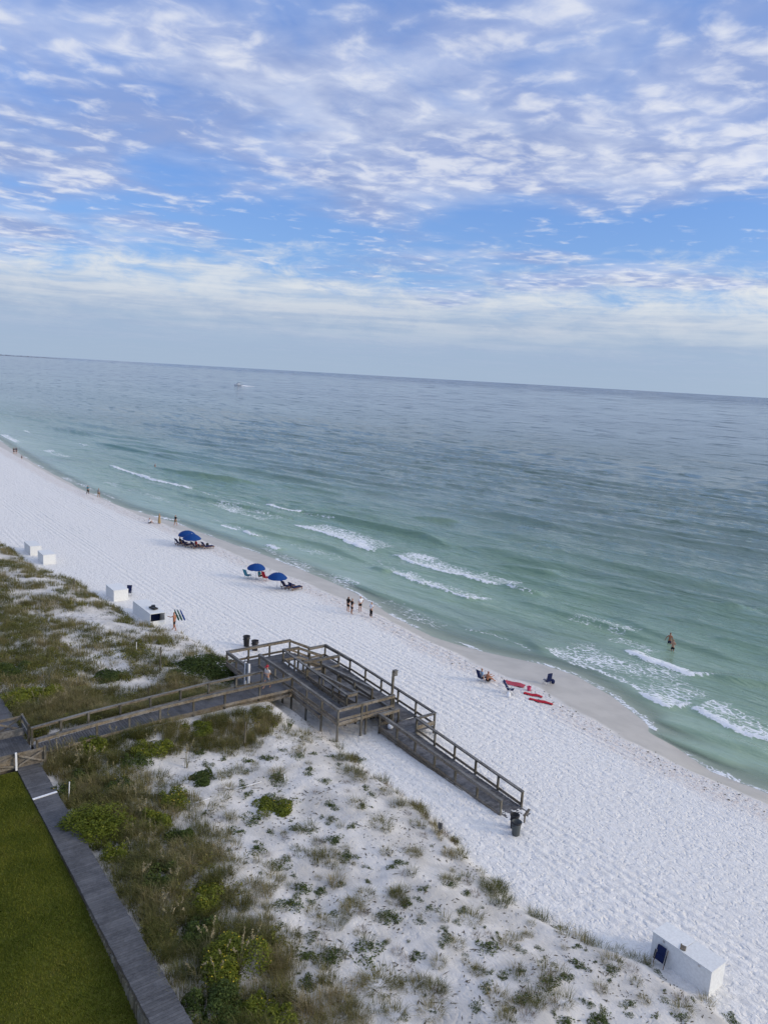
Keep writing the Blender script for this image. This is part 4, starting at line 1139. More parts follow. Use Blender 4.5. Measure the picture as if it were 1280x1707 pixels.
# folded umbrellas and chairs propped at the open end
for k, (dx, dy, m_, l) in enumerate(((0.2, -0.35, M_GREENC, 'folded dark green beach umbrella leaning at the open storage box'), (0.55, -0.2, M_GREENC, 'folded dark green umbrella leaning second beside the open storage box'), (0.9, -0.35, M_BLUE, 'folded blue umbrella leaning outermost by the open storage box'))):
    u = thing('folded_umbrella', l, 'umbrella', GT(304 + 5 * k, 1046))
    lean = Vector((-0.36, 0.22 + 0.03 * k, 1.0)).normalized()
    mb = MB(); mb.bar((0, 0, 0), lean * 1.95, 0.02, n=6); mb.build('pole', M_PVC, u)
    sd = [lean * s for s in (0.75, 0.85, 1.3, 1.75, 1.9)]
    mb = MB()
    for a, b, ra in ((sd[0], sd[1], 0.06), (sd[1], sd[2], 0.09), (sd[2], sd[3], 0.07), (sd[3], sd[4], 0.04)): mb.bar(a, b, ra, n=8)
    mb.build('canopy', m_, u)
# towels, pail, small items near the water


def towel(px, py, L, w, rz, label, m=None):
    p = GT(px, py); nx, ny = 9, 5
    v = []; f = []
    for i in range(nx):
        for j in range(ny):
            x = (i / (nx - 1) - .5) * L; y_ = (j / (ny - 1) - .5) * w + 0.05 * math.sin(i * 1.3)
            v.append((x, y_, 0.05 + 0.03 * math.sin(i * 1.1 + j * 0.7) + R.uniform(0, 0.02)))
    k = len(v); v += [(a, b, c - 0.03) for a, b, c in v]
    for i in range(nx - 1):
        for j in range(ny - 1):
            q = i * ny + j; f.append((q, q + ny, q + ny + 1, q + 1)); f.append((k + q + 1, k + q + ny + 1, k + q + ny, k + q))
    mb = MB(); mb.add(v, f, True)
    tag(mb.build('beach_towel', m or M_RED, None, p, rz), label, 'towel', 'red towels on the sand')


towel(857, 1141, 1.7, 0.85, math.radians(-62), 'broad pale red towel beside the empty striped chair', mat('faded_red_cloth', (0.40, 0.06, 0.09), 0.85, 0.2))
towel(888, 1159, 1.5, 0.45, math.radians(-60), 'crumpled red towel nearest the pink pail')
towel(901, 1170, 1.9, 0.40, math.radians(-62), 'long narrow red towel farthest from the beach chairs')
pp = GT(881, 1151)
pk = thing('pail', 'small pink pail standing among the red towels', 'pail', pp)
mb = MB(); mb.lathe([(0.13, 0), (0.19, 0.34), (0.17, 0.34), (0.12, 0.05)], n=14, cap=False); mb.build('body', M_PINK, pk)
mb = MB(); mb.bar((-0.18, 0, 0.33), (0, 0, 0.46), 0.012, n=6); mb.bar((0, 0, 0.46), (0.18, 0, 0.33), 0.012, n=6); mb.build('handle', M_PINK, pk)
for px, py, dims, m_, nm, l in ((920, 1139, (0.42, 0.34, 0.36), M_NAVY, 'tote_bag', 'small navy bag beside the lone high backed chair'), (847, 1162, (0.34, 0.25, 0.42), M_PVC, 'tote_bag', 'white bag standing in front of the striped chair'), (346, 910, (0.42, 0.40, 0.42), M_BLACK, 'tote_bag', 'black bag on sand right of the overlapping umbrellas'), (643, 1208, (0.40, 0.4, 0.34), M_PVC, 'tote_bag', 'pale round bag on the ramp corner landing')):
    p = GT(px, py) if nm and py != 1208 else Vector((31.35, 38.75, ZC))
    b = thing(nm, l, 'bag', p, R.uniform(0, 1))
    mb = MB(); mb.lathe([(dims[0] * .42, 0), (dims[0] * .52, dims[2] * .3), (dims[0] * .48, dims[2] * .75), (dims[0] * .25, dims[2])], n=10); mb.build('body', m_, b)
    mb = MB(); mb.bar((-0.1, 0, dims[2] * .92), (-0.05, 0, dims[2] + .12), 0.012, n=4); mb.bar((-0.05, 0, dims[2] + .12), (0.05, 0, dims[2] + .12), 0.012, n=4); mb.bar((0.05, 0, dims[2] + .12), (0.1, 0, dims[2] * .92), 0.012, n=4); mb.build('strap', m_, b)

# ------------------------------------------------------------------ people
SKIN = mat('skin', (0.42, 0.24, 0.165), 0.55, 0.3)
SKIN_T = mat('tanned_skin', (0.36, 0.155, 0.085), 0.5, 0.35)
CLOTH = {}


def cloth(name, c):
    return mat('cloth_' + name, c, 0.85, 0.2, 0.06)


def skin_mesh(name, m, nodes, edges, parent, root, sub=1):
    me = bpy.data.meshes.new(name)
    keys = list(nodes); ix = {k: i for i, k in enumerate(keys)}
    me.from_pydata([nodes[k][0] for k in keys], [(ix[a], ix[b]) for a, b in edges], [])
    me.materials.append(m)
    o = bpy.data.objects.new(name, me); COL.objects.link(o)
    if parent: o.parent = parent
    sk = o.modifiers.new('skin', 'SKIN'); sk.use_smooth_shade = True
    if not me.skin_vertices: me.skin_vertices.new()
    for k in keys:
        r = nodes[k][1]; sv = me.skin_vertices[0].data[ix[k]]
        sv.radius = (r, r) if not isinstance(r, tuple) else r
        sv.use_root = (k == root)
    sb = o.modifiers.new('sub', 'SUBSURF'); sb.levels = sub; sb.render_levels = sub
    return o


def person(loc, rz, label, skin=SKIN, top=None, bottom=None, hair=(0.03, 0.02, 0.015), pose='stand', h=1.72, long_hair=False, dress=None, hat=None, shorts=True, bikini=False, arms=('down', 'down'), stride=0.0, group=None, sleeve=True, extra=None, lean=0.0):
    """figure facing local +Y, feet at the origin"""
    pr = thing('person', label, 'person', loc, rz, group)
    k = h / 1.72
    J = {}
    def put(n, x, y_, z, r): J[n] = (Vector((x * k, y_ * k, z * k)), r * k)
    if pose == 'stand':
        hz, off = 0.90, 0.0
    else:
        hz = 0.40 if pose == 'chair' else 0.14
        off = 0.0
    put('pelvis', 0, 0, hz, 0.125); put('waist', 0, 0.01 + lean * 0.2, hz + 0.16, 0.115); put('chest', 0, 0.015 + lean * 0.5, hz + 0.38, 0.135)
    put('neck', 0, 0.01 + lean * 0.75, hz + 0.55, 0.055); put('jaw', 0, 0.04 + lean * 0.9, hz + 0.635, 0.078); put('head', 0, 0.03 + lean * 0.95, hz + 0.72, 0.092); put('crown', 0, 0.02 + lean, hz + 0.795, 0.06)
    E_ = [('pelvis', 'waist'), ('waist', 'chest'), ('chest', 'neck'), ('neck', 'jaw'), ('jaw', 'head'), ('head', 'crown')]
    for s, nm in ((-1, 'l'), (1, 'r')):
        a = arms[0 if s < 0 else 1]
        cy = lean * 0.62
        put('sho' + nm, s * 0.175, cy, hz + 0.475, 0.06)
        if a == 'down': el, wr, hd = (s * 0.235, -0.02 + cy * .8, hz + 0.20), (s * 0.25, 0.05 + cy * .5, hz - 0.05), (s * 0.245, 0.07 + cy * .5, hz - 0.15)
        elif a == 'bent': el, wr, hd = (s * 0.25, -0.03 + cy, hz + 0.22), (s * 0.14, 0.20 + cy, hz + 0.26), (s * 0.06, 0.24 + cy, hz + 0.29)
        elif a == 'reach': el, wr, hd = (s * 0.22, 0.22 + cy, hz + 0.36), (s * 0.17, 0.45 + cy, hz + 0.38), (s * 0.15, 0.54 + cy, hz + 0.39)
        elif a == 'hip': el, wr, hd = (s * 0.36, -0.05 + cy, hz + 0.24), (s * 0.20, 0.06 + cy, hz + 0.10), (s * 0.15, 0.08 + cy, hz + 0.06)
        elif a == 'up': el, wr, hd = (s * 0.30, 0.12 + cy, hz + 0.52), (s * 0.16, 0.16 + cy, hz + 0.70), (s * 0.12, 0.14 + cy, hz + 0.78)
        else: el, wr, hd = (s * 0.33, -0.02, hz + 0.24), (s * 0.42, 0.04, hz + 0.02), (s * 0.44, 0.06, hz - 0.06)
        put('elb' + nm, *el, 0.042); put('wri' + nm, *wr, 0.030); put('han' + nm, *hd, 0.036)
        dx_ = (Vector(hd) - Vector(wr)).normalized() if True else None
        ft_ = Vector(hd) + dx_ * 0.075; put('fin' + nm, *ft_, 0.020)
        E_ += [('chest', 'sho' + nm), ('sho' + nm, 'elb' + nm), ('elb' + nm, 'wri' + nm), ('wri' + nm, 'han' + nm), ('han' + nm, 'fin' + nm)]
        st = s * stride
        if pose == 'stand':
            put('hip' + nm, s * 0.09, 0.0, hz - 0.06, 0.098); put('kne' + nm, s * 0.10, st * 0.22 + 0.02, 0.49, 0.062); put('cal' + nm, s * 0.10, st * 0.22 - 0.02, 0.34, 0.058); put('ank' + nm, s * 0.10, st * 0.42 - 0.02, 0.08, 0.040); put('toe' + nm, s * 0.12, st * 0.42 + 0.13, 0.035, 0.034)
        elif pose == 'chair':
            put('hip' + nm, s * 0.09, 0.04, hz, 0.098); put('kne' + nm, s * 0.12, 0.44, hz + 0.10, 0.064); put('cal' + nm, s * 0.12, 0.52, hz - 0.08, 0.056); put('ank' + nm, s * 0.12, 0.62, 0.07, 0.040); put('toe' + nm, s * 0.13, 0.78, 0.05, 0.034)
        else:
            put('hip' + nm, s * 0.09, 0.05, hz, 0.098); put('kne' + nm, s * 0.14, 0.42, 0.34, 0.064); put('cal' + nm, s * 0.14, 0.52, 0.24, 0.056); put('ank' + nm, s * 0.14, 0.70, 0.08, 0.040); put('toe' + nm, s * 0.15, 0.86, 0.05, 0.034)
        E_ += [('pelvis', 'hip' + nm), ('hip' + nm, 'kne' + nm), ('kne' + nm, 'cal' + nm), ('cal' + nm, 'ank' + nm), ('ank' + nm, 'toe' + nm)]
    skin_mesh('body', skin, J, E_, pr, 'pelvis')
    def sub(keys, edges, grow_, trim=None):
        D = {q: (J[q][0].copy(), J[q][1] + grow_) for q in keys}
        for (a, b, tt, nn) in (trim or []):
            D[nn] = (J[a][0].lerp(J[b][0], tt), J[a][1] * (1 - tt) + J[b][1] * tt + grow_ * 1.4)
        return D
    if top is not None:
        tr = [('shol', 'elbl', 0.75, 'sl'), ('shor', 'elbr', 0.75, 'sr'), ('pelvis', 'waist', 0.15, 'hem')]
        D = sub(['waist', 'chest', 'shol', 'shor'], None, 0.022, tr)
        D['hem'] = (D['hem'][0], 0.15 * k); D['col'] = (J['chest'][0].lerp(J['neck'][0], 0.7), 0.085 * k)
        skin_mesh('shirt', top, D, [('hem', 'waist'), ('waist', 'chest'), ('chest', 'shol'), ('chest', 'shor'), ('chest', 'col')] + ([('shol', 'sl'), ('shor', 'sr')] if sleeve else []), pr, 'chest')
        if not sleeve: pass
    if bottom is not None:
        if shorts: tr = [('hipl', 'knel', 0.75, 'kl'), ('hipr', 'kner', 0.75, 'kr')]; ed = [('pelvis', 'hipl'), ('pelvis', 'hipr'), ('hipl', 'kl'), ('hipr', 'kr'), ('pelvis', 'wb')]; ks = ['pelvis', 'hipl', 'hipr']
        else: tr = [('call', 'ankl', 0.8, 'kl'), ('calr', 'ankr', 0.8, 'kr')]; ed = [('pelvis', 'hipl'), ('pelvis', 'hipr'), ('hipl', 'knel'), ('hipr', 'kner'), ('knel', 'kl'), ('kner', 'kr'), ('pelvis', 'wb')]; ks = ['pelvis', 'hipl', 'hipr', 'knel', 'kner']
        D = sub(ks, None, 0.018, tr + [('pelvis', 'waist', 0.5, 'wb')])
        skin_mesh('shorts' if shorts else 'trousers', bottom, D, ed, pr, 'pelvis')
    if bikini:
        D = {'a': (J['chest'][0] + Vector((-0.09 * k, 0.0, -0.01)), 0.11 * k), 'b': (J['chest'][0] + Vector((0.09 * k, 0.0, -0.01)), 0.11 * k)}
        skin_mesh('bikini_top', bottom, D, [('a', 'b')], pr, 'a')
    if dress is not None:
        mb = MB(); mb.lathe([(0.24 * k, 0.12 * k), (0.21 * k, 0.5 * k), (0.165 * k, hz * k), (0.145 * k, (hz + .18) * k), (0.165 * k, (hz + .38) * k), (0.12 * k, (hz + .50) * k)], n=14, cap=False)
        mb.build('dress', dress, pr)
        D = sub(['shol', 'shor'], None, 0.03, [('shol', 'elbl', 0.9, 'sl'), ('shor', 'elbr', 0.9, 'sr')]); D['c'] = (J['chest'][0], 0.12 * k)
        skin_mesh('sleeves', dress, D, [('c', 'shol'), ('c', 'shor'), ('shol', 'sl'), ('shor', 'sr')], pr, 'c')
    hc = J['head'][0]
    if hat is None:
        hm = mat('hair_%d' % int(hair[0] * 1000), hair, 0.6, 0.3)
        D = {'a': (hc + Vector((0, -0.012, 0.035)) * k, 0.098 * k), 'b': (hc + Vector((0, -0.05, -0.03)) * k, 0.085 * k)}
        ed = [('a', 'b')]
        if long_hair: D['c'] = (hc + Vector((0, -0.085, -0.22)) * k, 0.075 * k); D['d'] = (hc + Vector((0, -0.09, -0.36)) * k, 0.05 * k); ed += [('b', 'c'), ('c', 'd')]
        skin_mesh('hair', hm, D, ed, pr, 'a')
    else:
        mb = MB(); c0 = hc
        mb.lathe([(0.112, 0.0), (0.112, 0.05), (0.09, 0.11), (0.04, 0.14)], c0 + Vector((0, 0, 0.02)), 14); mb.box(c0 + Vector((0, 0.14, 0.03)), (0.17, 0.14, 0.02)); mb.build('cap', hat, pr)
        hm = mat('hair_%d' % int(hair[0] * 1000), hair, 0.6, 0.3)
        D = {'a': (hc + Vector((0, -0.04, -0.01)), 0.085 * k), 'b': (hc + Vector((0, -0.05, -0.05)), 0.07 * k)}; skin_mesh('hair', hm, D, [('a', 'b')], pr, 'a')
    return pr


BK = cloth('black', (0.012, 0.012, 0.014)); WH = cloth('white', (0.72, 0.73, 0.76)); TAN = cloth('tan', (0.36, 0.26, 0.13)); GRY = cloth('grey', (0.25, 0.26, 0.28))
RDC = cloth('red', (0.38, 0.03, 0.05)); TLC = cloth('teal', (0.06, 0.22, 0.26)); PBL = cloth('pale_blue', (0.33, 0.45, 0.58)); NV = cloth('navy', (0.015, 0.025, 0.07))
SEA = math.radians(-90)     # facing the water
# group of four by the wash line
person(GT(580, 1020), math.radians(-75), 'person in long black clothes, leftmost of the four by the wash line', SKIN, BK, BK, pose='stand', h=1.70, long_hair=True, shorts=True, arms=('down', 'bent'))
person(GT(586, 1024), math.radians(-100), 'person in black shirt with pale back print and black shorts, at the wash line', SKIN, BK, BK, h=1.74, arms=('bent', 'bent'))
person(GT(600, 1019), math.radians(170), 'person in white shirt and black shorts facing the group by the water', SKIN, WH, BK, hair=(0.16, 0.11, 0.07), h=1.70, arms=('hip', 'down'))
person(GT(618, 1029), math.radians(-80), 'person in long white shirt and black trousers, nearest the water', SKIN, WH, BK, h=1.68, shorts=False, arms=('bent', 'bent'))
# man by the open box, man with the red cap
mb_ = GT(291, 1051)
person(mb_, math.radians(40), 'shirtless tanned man in black shorts reaching into the open storage box', SKIN_T, None, BK, hair=(0.10, 0.06, 0.035), h=1.80, arms=('reach', 'down'), stride=0.5)
person((25.75, 46.2, ZT), math.radians(110), 'person in red cap and white shirt walking on the platform walkway', SKIN, cloth('offwhite', (0.55, 0.52, 0.5)), GRY, hat=RDC, h=1.70, arms=('bent', 'bent'), stride=0.6)
# far beach
person(GT(266, 873), SEA, 'person in a long tan dress standing on the far sand', SKIN, dress=TAN, hair=(0.14, 0.09, 0.05), h=1.68, arms=('down', 'bent'))
person(GT(249, 873), math.radians(-60), 'person in white top sitting on the far sand', SKIN, WH, BK, pose='ground', arms=('reach', 'reach'), lean=0.1)
person(GT(293, 876), math.radians(100), 'person in black and white top walking by the far wash line', SKIN, BK, cloth('khaki', (0.2, 0.15, 0.09)), h=1.75, stride=0.5)
person(GT(147, 824), math.radians(-60), 'person in teal top and black trousers at the far water edge', SKIN, TLC, BK, h=1.7, shorts=False, stride=0.4)
person(GT(165, 829), math.radians(-60), 'person in grey top walking behind the teal one', SKIN, GRY, cloth('khaki', (0.2, 0.15, 0.09)), h=1.75, stride=0.5)
person(GT(24, 757), math.radians(-20), 'dark clothed person, left one of the farthest pair by the water', SKIN, BK, BK, h=1.72)
person(GT(28, 757), math.radians(-20), 'dark clothed person, right one of the farthest pair by the water', SKIN, NV, BK, h=1.78)
person(GT(37, 766), math.radians(-20), 'small child at the far water edge near the dark pair', SKIN, GRY, BK, h=1.1)
# sitters
p = GT(802, 1136); person((p.x - 0.02, p.y - 0.05, p.z), math.radians(-95), 'person in pale blue top sitting in a beach chair near the water', SKIN, PBL, NV, hair=(0.10, 0.10, 0.10), pose='chair', arms=('down', 'down'), lean=-0.1)
p = GT(811, 1137); person(p, math.radians(-95), 'bare shouldered person sitting on sand beside the pale blue one', SKIN_T, None, BK, pose='ground', arms=('reach', 'reach'), lean=0.08, hair=(0.05, 0.03, 0.02))
p = GT(318, 912)
person((p.x + 0.5, p.y - 0.9, zg(p.x + .5, p.y - .9) + 0.02), math.radians(-80), 'person in red top reclining under the overlapping blue umbrellas', SKIN, RDC, NV, pose='chair', arms=('down', 'down'), lean=-0.2)
person((p.x - 0.75, p.y + 1.6, zg(p.x - .75, p.y + 1.6) + 0.02), math.radians(-80), 'person in dark top reclining leftmost under the overlapping umbrellas', SKIN, BK, NV, pose='chair', arms=('down', 'down'), lean=-0.2)
p = GT(427, 966)
person((p.x + 0.35, p.y - 0.15, zg(p.x + .35, p.y - .15) + 0.02), math.radians(-80), 'person in dark teal top sitting under the middle blue umbrella', SKIN, TLC, BK, pose='chair', hair=(0.18, 0.13, 0.08), arms=('down', 'bent'))
# bathers
p = at(1120, 1085, 0.0); person((p.x, p.y, -0.42), math.radians(-60), 'bather in black bikini wading in the green shallows', SKIN, None, BK, h=1.66, long_hair=False, bikini=True, arms=('bent', 'bent'))
p2 = at(1121, 1076, 0.0); person((p2.x + 0.3, p2.y + 0.6, -0.62), math.radians(-60), 'bare chested bather wading just beyond the one in black bikini', SKIN_T, None, NV, h=1.80, arms=('out', 'down'))
p = at(259, 778, 0.0); person((p.x, p.y, -0.95), math.radians(-90), 'lone bather standing waist deep near the far breaking wave', SKIN, None, NV, h=1.75, arms=('out', 'out'))

# ------------------------------------------------------------------ vegetation


def blades(n, r, h0, h1, w, spread, seed, curve=0.5, upright=0.35):
    """tuft of curved tapering blades: 5 verts, 3 tris each"""
    g = np.random.default_rng(seed); V = []; F = []; T = []
    for i in range(n):
        a = g.uniform(0, 2 * PI); rr = r * math.sqrt(g.uniform()) ; bx, by = rr * math.cos(a), rr * math.sin(a)
        h = g.uniform(h0, h1); b = a + g.normal(0, 0.7); out = spread * h * g.uniform(upright, 1.0); ww = w * g.uniform(0.7, 1.3)
        px, py = -math.sin(b) * ww, math.cos(b) * ww; dx, dy = math.cos(b), math.sin(b)
        k = len(V)
        m = (bx + dx * out * 0.35, by + dy * out * 0.35, h * 0.62); t = (bx + dx * out, by + dy * out, h * (1 - curve * 0.3 * g.uniform()))
        V += [(bx - px, by - py, -0.05), (bx + px, by + py, -0.05), (m[0] + px * 0.7, m[1] + py * 0.7, m[2]), (m[0] - px * 0.7, m[1] - py * 0.7, m[2]), t]
        F += [(k, k + 1, k + 2), (k, k + 2, k + 3), (k + 3, k + 2, k + 4)]
        T += [g.normal(0, 0.16)] * 5
    return np.array(V), np.array(F), np.array(T)


def leaves(n, r, h, ls, seed, shell=0.55, flat=0.0, lobes=4):
    """dome of small leaf quads (2 tris each, folded) filling an uneven low mound"""
    g = np.random.default_rng(seed); V = []; F = []; T = []
    la = g.uniform(0, 2 * PI, lobes); lr = np.sqrt(g.uniform(0.02, 0.72, lobes)) * r; lz = g.uniform(0.42, 1.0, lobes); ls_ = g.uniform(0.30, 0.62, lobes) * r
    for i in range(n):
        q = int(g.integers(lobes))
        d = g.normal(size=3); d /= np.linalg.norm(d); d[2] = abs(d[2])
        rad = ls_[q] * (shell + (1 - shell) * g.uniform()) ** 0.6
        c = np.array([lr[q] * math.cos(la[q]) + d[0] * rad, lr[q] * math.sin(la[q]) + d[1] * rad, d[2] * h * lz[q] * (shell + (1 - shell) * g.uniform())])
        a = g.uniform(0, 2 * PI); tilt = g.uniform(-0.5, 0.9) * (1 - flat)
        u = np.array([math.cos(a) * math.cos(tilt), math.sin(a) * math.cos(tilt), math.sin(tilt)]); w = np.cross(u, d + g.normal(0, 0.35, 3)); w /= max(np.linalg.norm(w), 1e-6)
        s = ls * g.uniform(0.6, 1.35); k = len(V)
        V += [c - u * s, c + w * s * 0.48, c + u * s, c - w * s * 0.48]
        F += [(k, k + 1, k + 3), (k + 1, k + 2, k + 3)]
        T += [g.normal(0, 0.17) + 0.10 * (d[2] - 0.5)] * 4
    return np.array(V), np.array(F), np.array(T)


def scatter(name, protos, P, S, RZ, PT, TI, m, hs=None):
    """merge transformed copies of prototype tufts into one mesh"""
    Vs, Fs, Ts = [], [], []; k = 0
    for i, (V, F, T) in enumerate(protos):
        ix = np.where(PT == i)[0]
        if not len(ix): continue
        c, s = np.cos(RZ[ix]), np.sin(RZ[ix])
        x = V[None, :, 0] * c[:, None] - V[None, :, 1] * s[:, None]; y = V[None, :, 0] * s[:, None] + V[None, :, 1] * c[:, None]
        z = np.broadcast_to(V[None, :, 2], x.shape) * (1 if hs is None else hs[ix][:, None])
        W_ = np.stack([x, y, z], 2) * S[ix][:, None, None] + P[ix][:, None, :]
        n = len(ix); nv = len(V)
        Vs.append(W_.reshape(-1, 3)); Fs.append((F[None] + (k + np.arange(n) * nv)[:, None, None]).reshape(-1, F.shape[1]))
        Ts.append((np.clip(T[None, :] + TI[ix][:, None], 0, 1)).ravel()); k += n * nv
    return np_mesh(name, np.concatenate(Vs), np.concatenate(Fs), m, False, dict(tint=np.concatenate(Ts)))


def density(X, Y):
    n1 = fbm(X * 0.22, Y * 0.22, 301, 4); n2 = fbm(X * 0.55, Y * 0.55, 311, 3)
    E = edge(Y)
    near = sstep(15.6, 11.6, X + 2.6 * n1 + 1.0 * n2 - 0.6)
    near = np.maximum(near, 0.32 * sstep(0.10, 0.40, n2 + 0.4 * n1) * sstep(26, 15, X))
    wk = sstep(4.6, 2.6, np.abs(Y - 44.2) + 1.2 * n1) * sstep(26.5, 23.0, X)
    near = np.maximum(near, 0.95 * wk)
    far = np.maximum(sstep(17.0, 13.5, X + 3 * n1), 0.80 * sstep(-0.20, 0.30, n1 + 0.55 * n2 + 0.10))
    far = np.maximum(far, 0.9 * sstep(4.0, 1.5, np.abs(Y - 48.0)) * sstep(25, 20, X))
    d = np.where(Y < 46, near, far)
    # a ragged fringe along the dune foot
    d = np.maximum(d, 0.30 * sstep(1.4, 0.5, np.abs(E - X - 0.9)) * sstep(0.0, 0.3, n2 + 0.12))
    # keep structures clear
    d = d * (X < E - 0.1) * (1 - (np.abs(Y - 44.9) < 1.25) * (X > 9.0) * (X < 26)) * (1 - (X > 24.6) * (np.abs(Y - 46) < 6.2))
    d = d * (X > np.where((Y > 46) | (Y < 42.6), 9.72, 10.0))
    return d


BUSHES = [(140, 1300, 0.7), (262, 1372, 0.8), (300, 1400, 0.7), (270, 1470, 0.9), (345, 1500, 0.8), (330, 1560, 0.8), (345, 1690, 1.1), (430, 1690, 0.8), (340, 1300, 0.8), (150, 1245, 0.9), (330, 1215, 1.0), (20, 1120, 1.3), (180, 1130, 1.2), (455, 1345, 0.95), (168, 1385, 1.25), (290, 1335, 0.9), (392, 1620, 1.5), (335, 1118, 1.9), (372, 1128, 1.0), (55, 1165, 1.5), (105, 1325, 0.75), (250, 1248, 1.1), (458, 1695, 0.8), (195, 1430, 0.8), (225, 1270, 0.8), (205, 1315, 0.9)]
BXY = []
for px, py, rr in BUSHES:
    p_ = GT(px, py); BXY.append((max(p_.x, 9.66 + rr * 0.42), p_.y, rr))


def off_bush(X, Y):
    k = np.ones_like(X)
    for bx, by, rr in BXY: k = np.minimum(k, sstep(0.55 * rr, 0.95 * rr, np.hypot(X - bx, Y - by)))
    return k


GP = [blades(74, 0.24, 0.24, 0.50, 0.0055, 1.1, s, 0.9) for s in (1, 2, 3)] + [blades(84, 0.30, 0.14, 0.34, 0.006, 1.5, s, 1.1) for s in (4, 5)]
GPF = [blades(28, 0.32, 0.16, 0.40, 0.011, 1.3, s, 1.0) for s in (11, 12, 13)]
n = 60000
gx = NR.uniform(9.6, 28, n); gy = NR.uniform(15.5, 52, n)
far_n = 46000
fx_ = NR.uniform(8.9, 27.5, far_n); fy_ = NR.uniform(48, 125, far_n)


def make_mass(name, x, y, per, protos, label, tall):
    d = density(x, y) * off_bush(x, y)
    keep = NR.uniform(size=len(x)) < d * per
    x, y, d = x[keep], y[keep], d[keep]
    z = zground(x, y)
    n1 = fbm(x * 0.25, y * 0.25, 331, 4); n2 = fbm(x * 0.9, y * 0.9, 341, 2)
    ti = np.clip(0.43 + 0.75 * n1 + 0.5 * n2 + NR.normal(0, 0.12, len(x)), 0, 1)
    ti = np.clip(ti + 0.10 * (y > 47), 0, 1)
    hs = (0.72 + 0.5 * d) * (1 + 0.35 * n1) * tall
    s = NR.uniform(0.75, 1.3, len(x))
    me = scatter(name, protos, np.stack([x, y, z], 1), s, NR.uniform(0, 6.28, len(x)), NR.integers(0, len(protos), len(x)), ti, M_GRASS, hs)
    tag(link(name, me), label, 'grass', kind='stuff')
    return len(x)


print('mass', make_mass('dune_grass', gx, gy, 0.125, GP, 'dense grey green dune grass between the boardwalk and the open sand', 1.1),
      make_mass('dune_grass', fx_, fy_, 0.26, GPF, 'patchy dune grass covering the dune beyond the walkway', 1.05))

# leafy ground cover woven through the dense strip
n = 9000
cx = NR.uniform(9.7, 25, n); cy = NR.uniform(16, 75, n)
dd = density(cx, cy) * off_bush(cx, cy)
nn = fbm(cx * 0.4, cy * 0.4, 371, 3)
kp = (NR.uniform(size=n) < 0.55 * sstep(0.5, 0.9, dd) * sstep(-0.15, 0.3, nn))
cx, cy, nn = cx[kp], cy[kp], nn[kp]
GC = [leaves(85, 0.42, 0.42, 0.055, s, 0.4, 0.2, 6) for s in (51, 52, 53, 54)]
tag(link('ground_cover', scatter('ground_cover', GC, np.stack([cx, cy, zground(cx, cy)], 1), NR.uniform(0.7, 1.35, len(cx)), NR.uniform(0, 6.28, len(cx)), NR.integers(0, 4, len(cx)), np.clip(0.45 + 0.5 * nn + NR.normal(0, 0.12, len(cx)), 0, 1), M_COVER, NR.uniform(0.7, 1.3, len(cx)))), 'leafy green ground cover woven through the dune grass', 'ground cover', kind='stuff')

# litter of dead leaves and stems on the dune sand
n = 15000
lx = NR.uniform(10, 28, n); ly = NR.uniform(11, 80, n)
kp = (lx < edge(ly) - 0.2) & (fbm(lx * 0.5, ly * 0.5, 351, 3) + NR.uniform(-0.3, 0.4, n) > 0.05) & ~((np.abs(ly - 45) < 1.4) & (lx < 26))
lx, ly = lx[kp], ly[kp]; n = len(lx)
a = NR.uniform(0, 6.28, n); L_ = NR.exponential(0.045, n) + 0.025; w_ = NR.uniform(0.014, 0.036, n)
lz = zground(lx, ly) + 0.012
V = np.stack([np.stack([lx - np.cos(a) * L_, ly - np.sin(a) * L_, lz], 1), np.stack([lx + np.sin(a) * w_, ly - np.cos(a) * w_, lz + 0.01], 1), np.stack([lx + np.cos(a) * L_, ly + np.sin(a) * L_, lz + 0.008], 1), np.stack([lx - np.sin(a) * w_, ly + np.cos(a) * w_, lz + 0.018], 1)], 1).reshape(-1, 3)
q = np.arange(n)[:, None] * 4
tag(link('plant_litter', np_mesh('plant_litter', V, q + np.array([[0, 1, 2, 3]]), M_LITTER, False, dict(tint=np.repeat(NR.uniform(0, 0.6, n), 4)))), 'dark scraps of dead leaves strewn over the dune sand', 'plant litter', kind='stuff')

# seaweed and shell wrack along the wash line
n = 1500
wy = NR.uniform(14, 150, n) ** 1.0; wx = wetx(wy) - 0.9 + NR.normal(0, 0.55, n)
a = NR.uniform(0, 6.28, n); L_ = np.minimum(NR.exponential(0.03, n) + 0.02, 0.12); w_ = L_ * NR.uniform(0.2, 0.7, n); wz = zground(wx, wy) + 0.014
V = np.stack([np.stack([wx - np.cos(a) * L_, wy - np.sin(a) * L_, wz], 1), np.stack([wx + np.sin(a) * w_, wy - np.cos(a) * w_, wz + 0.015], 1), np.stack([wx + np.cos(a) * L_, wy + np.sin(a) * L_, wz + 0.008], 1), np.stack([wx - np.sin(a) * w_, wy + np.cos(a) * w_, wz + 0.022], 1)], 1).reshape(-1, 3)
tag(link('wrack', np_mesh('wrack', V, np.arange(n)[:, None] * 4 + np.array([[0, 1, 2, 3]]), M_LITTER, False, dict(tint=np.repeat(NR.uniform(0, 1, n), 4)))), 'scraps of seaweed and shell along the wash line', 'seaweed', kind='stuff')

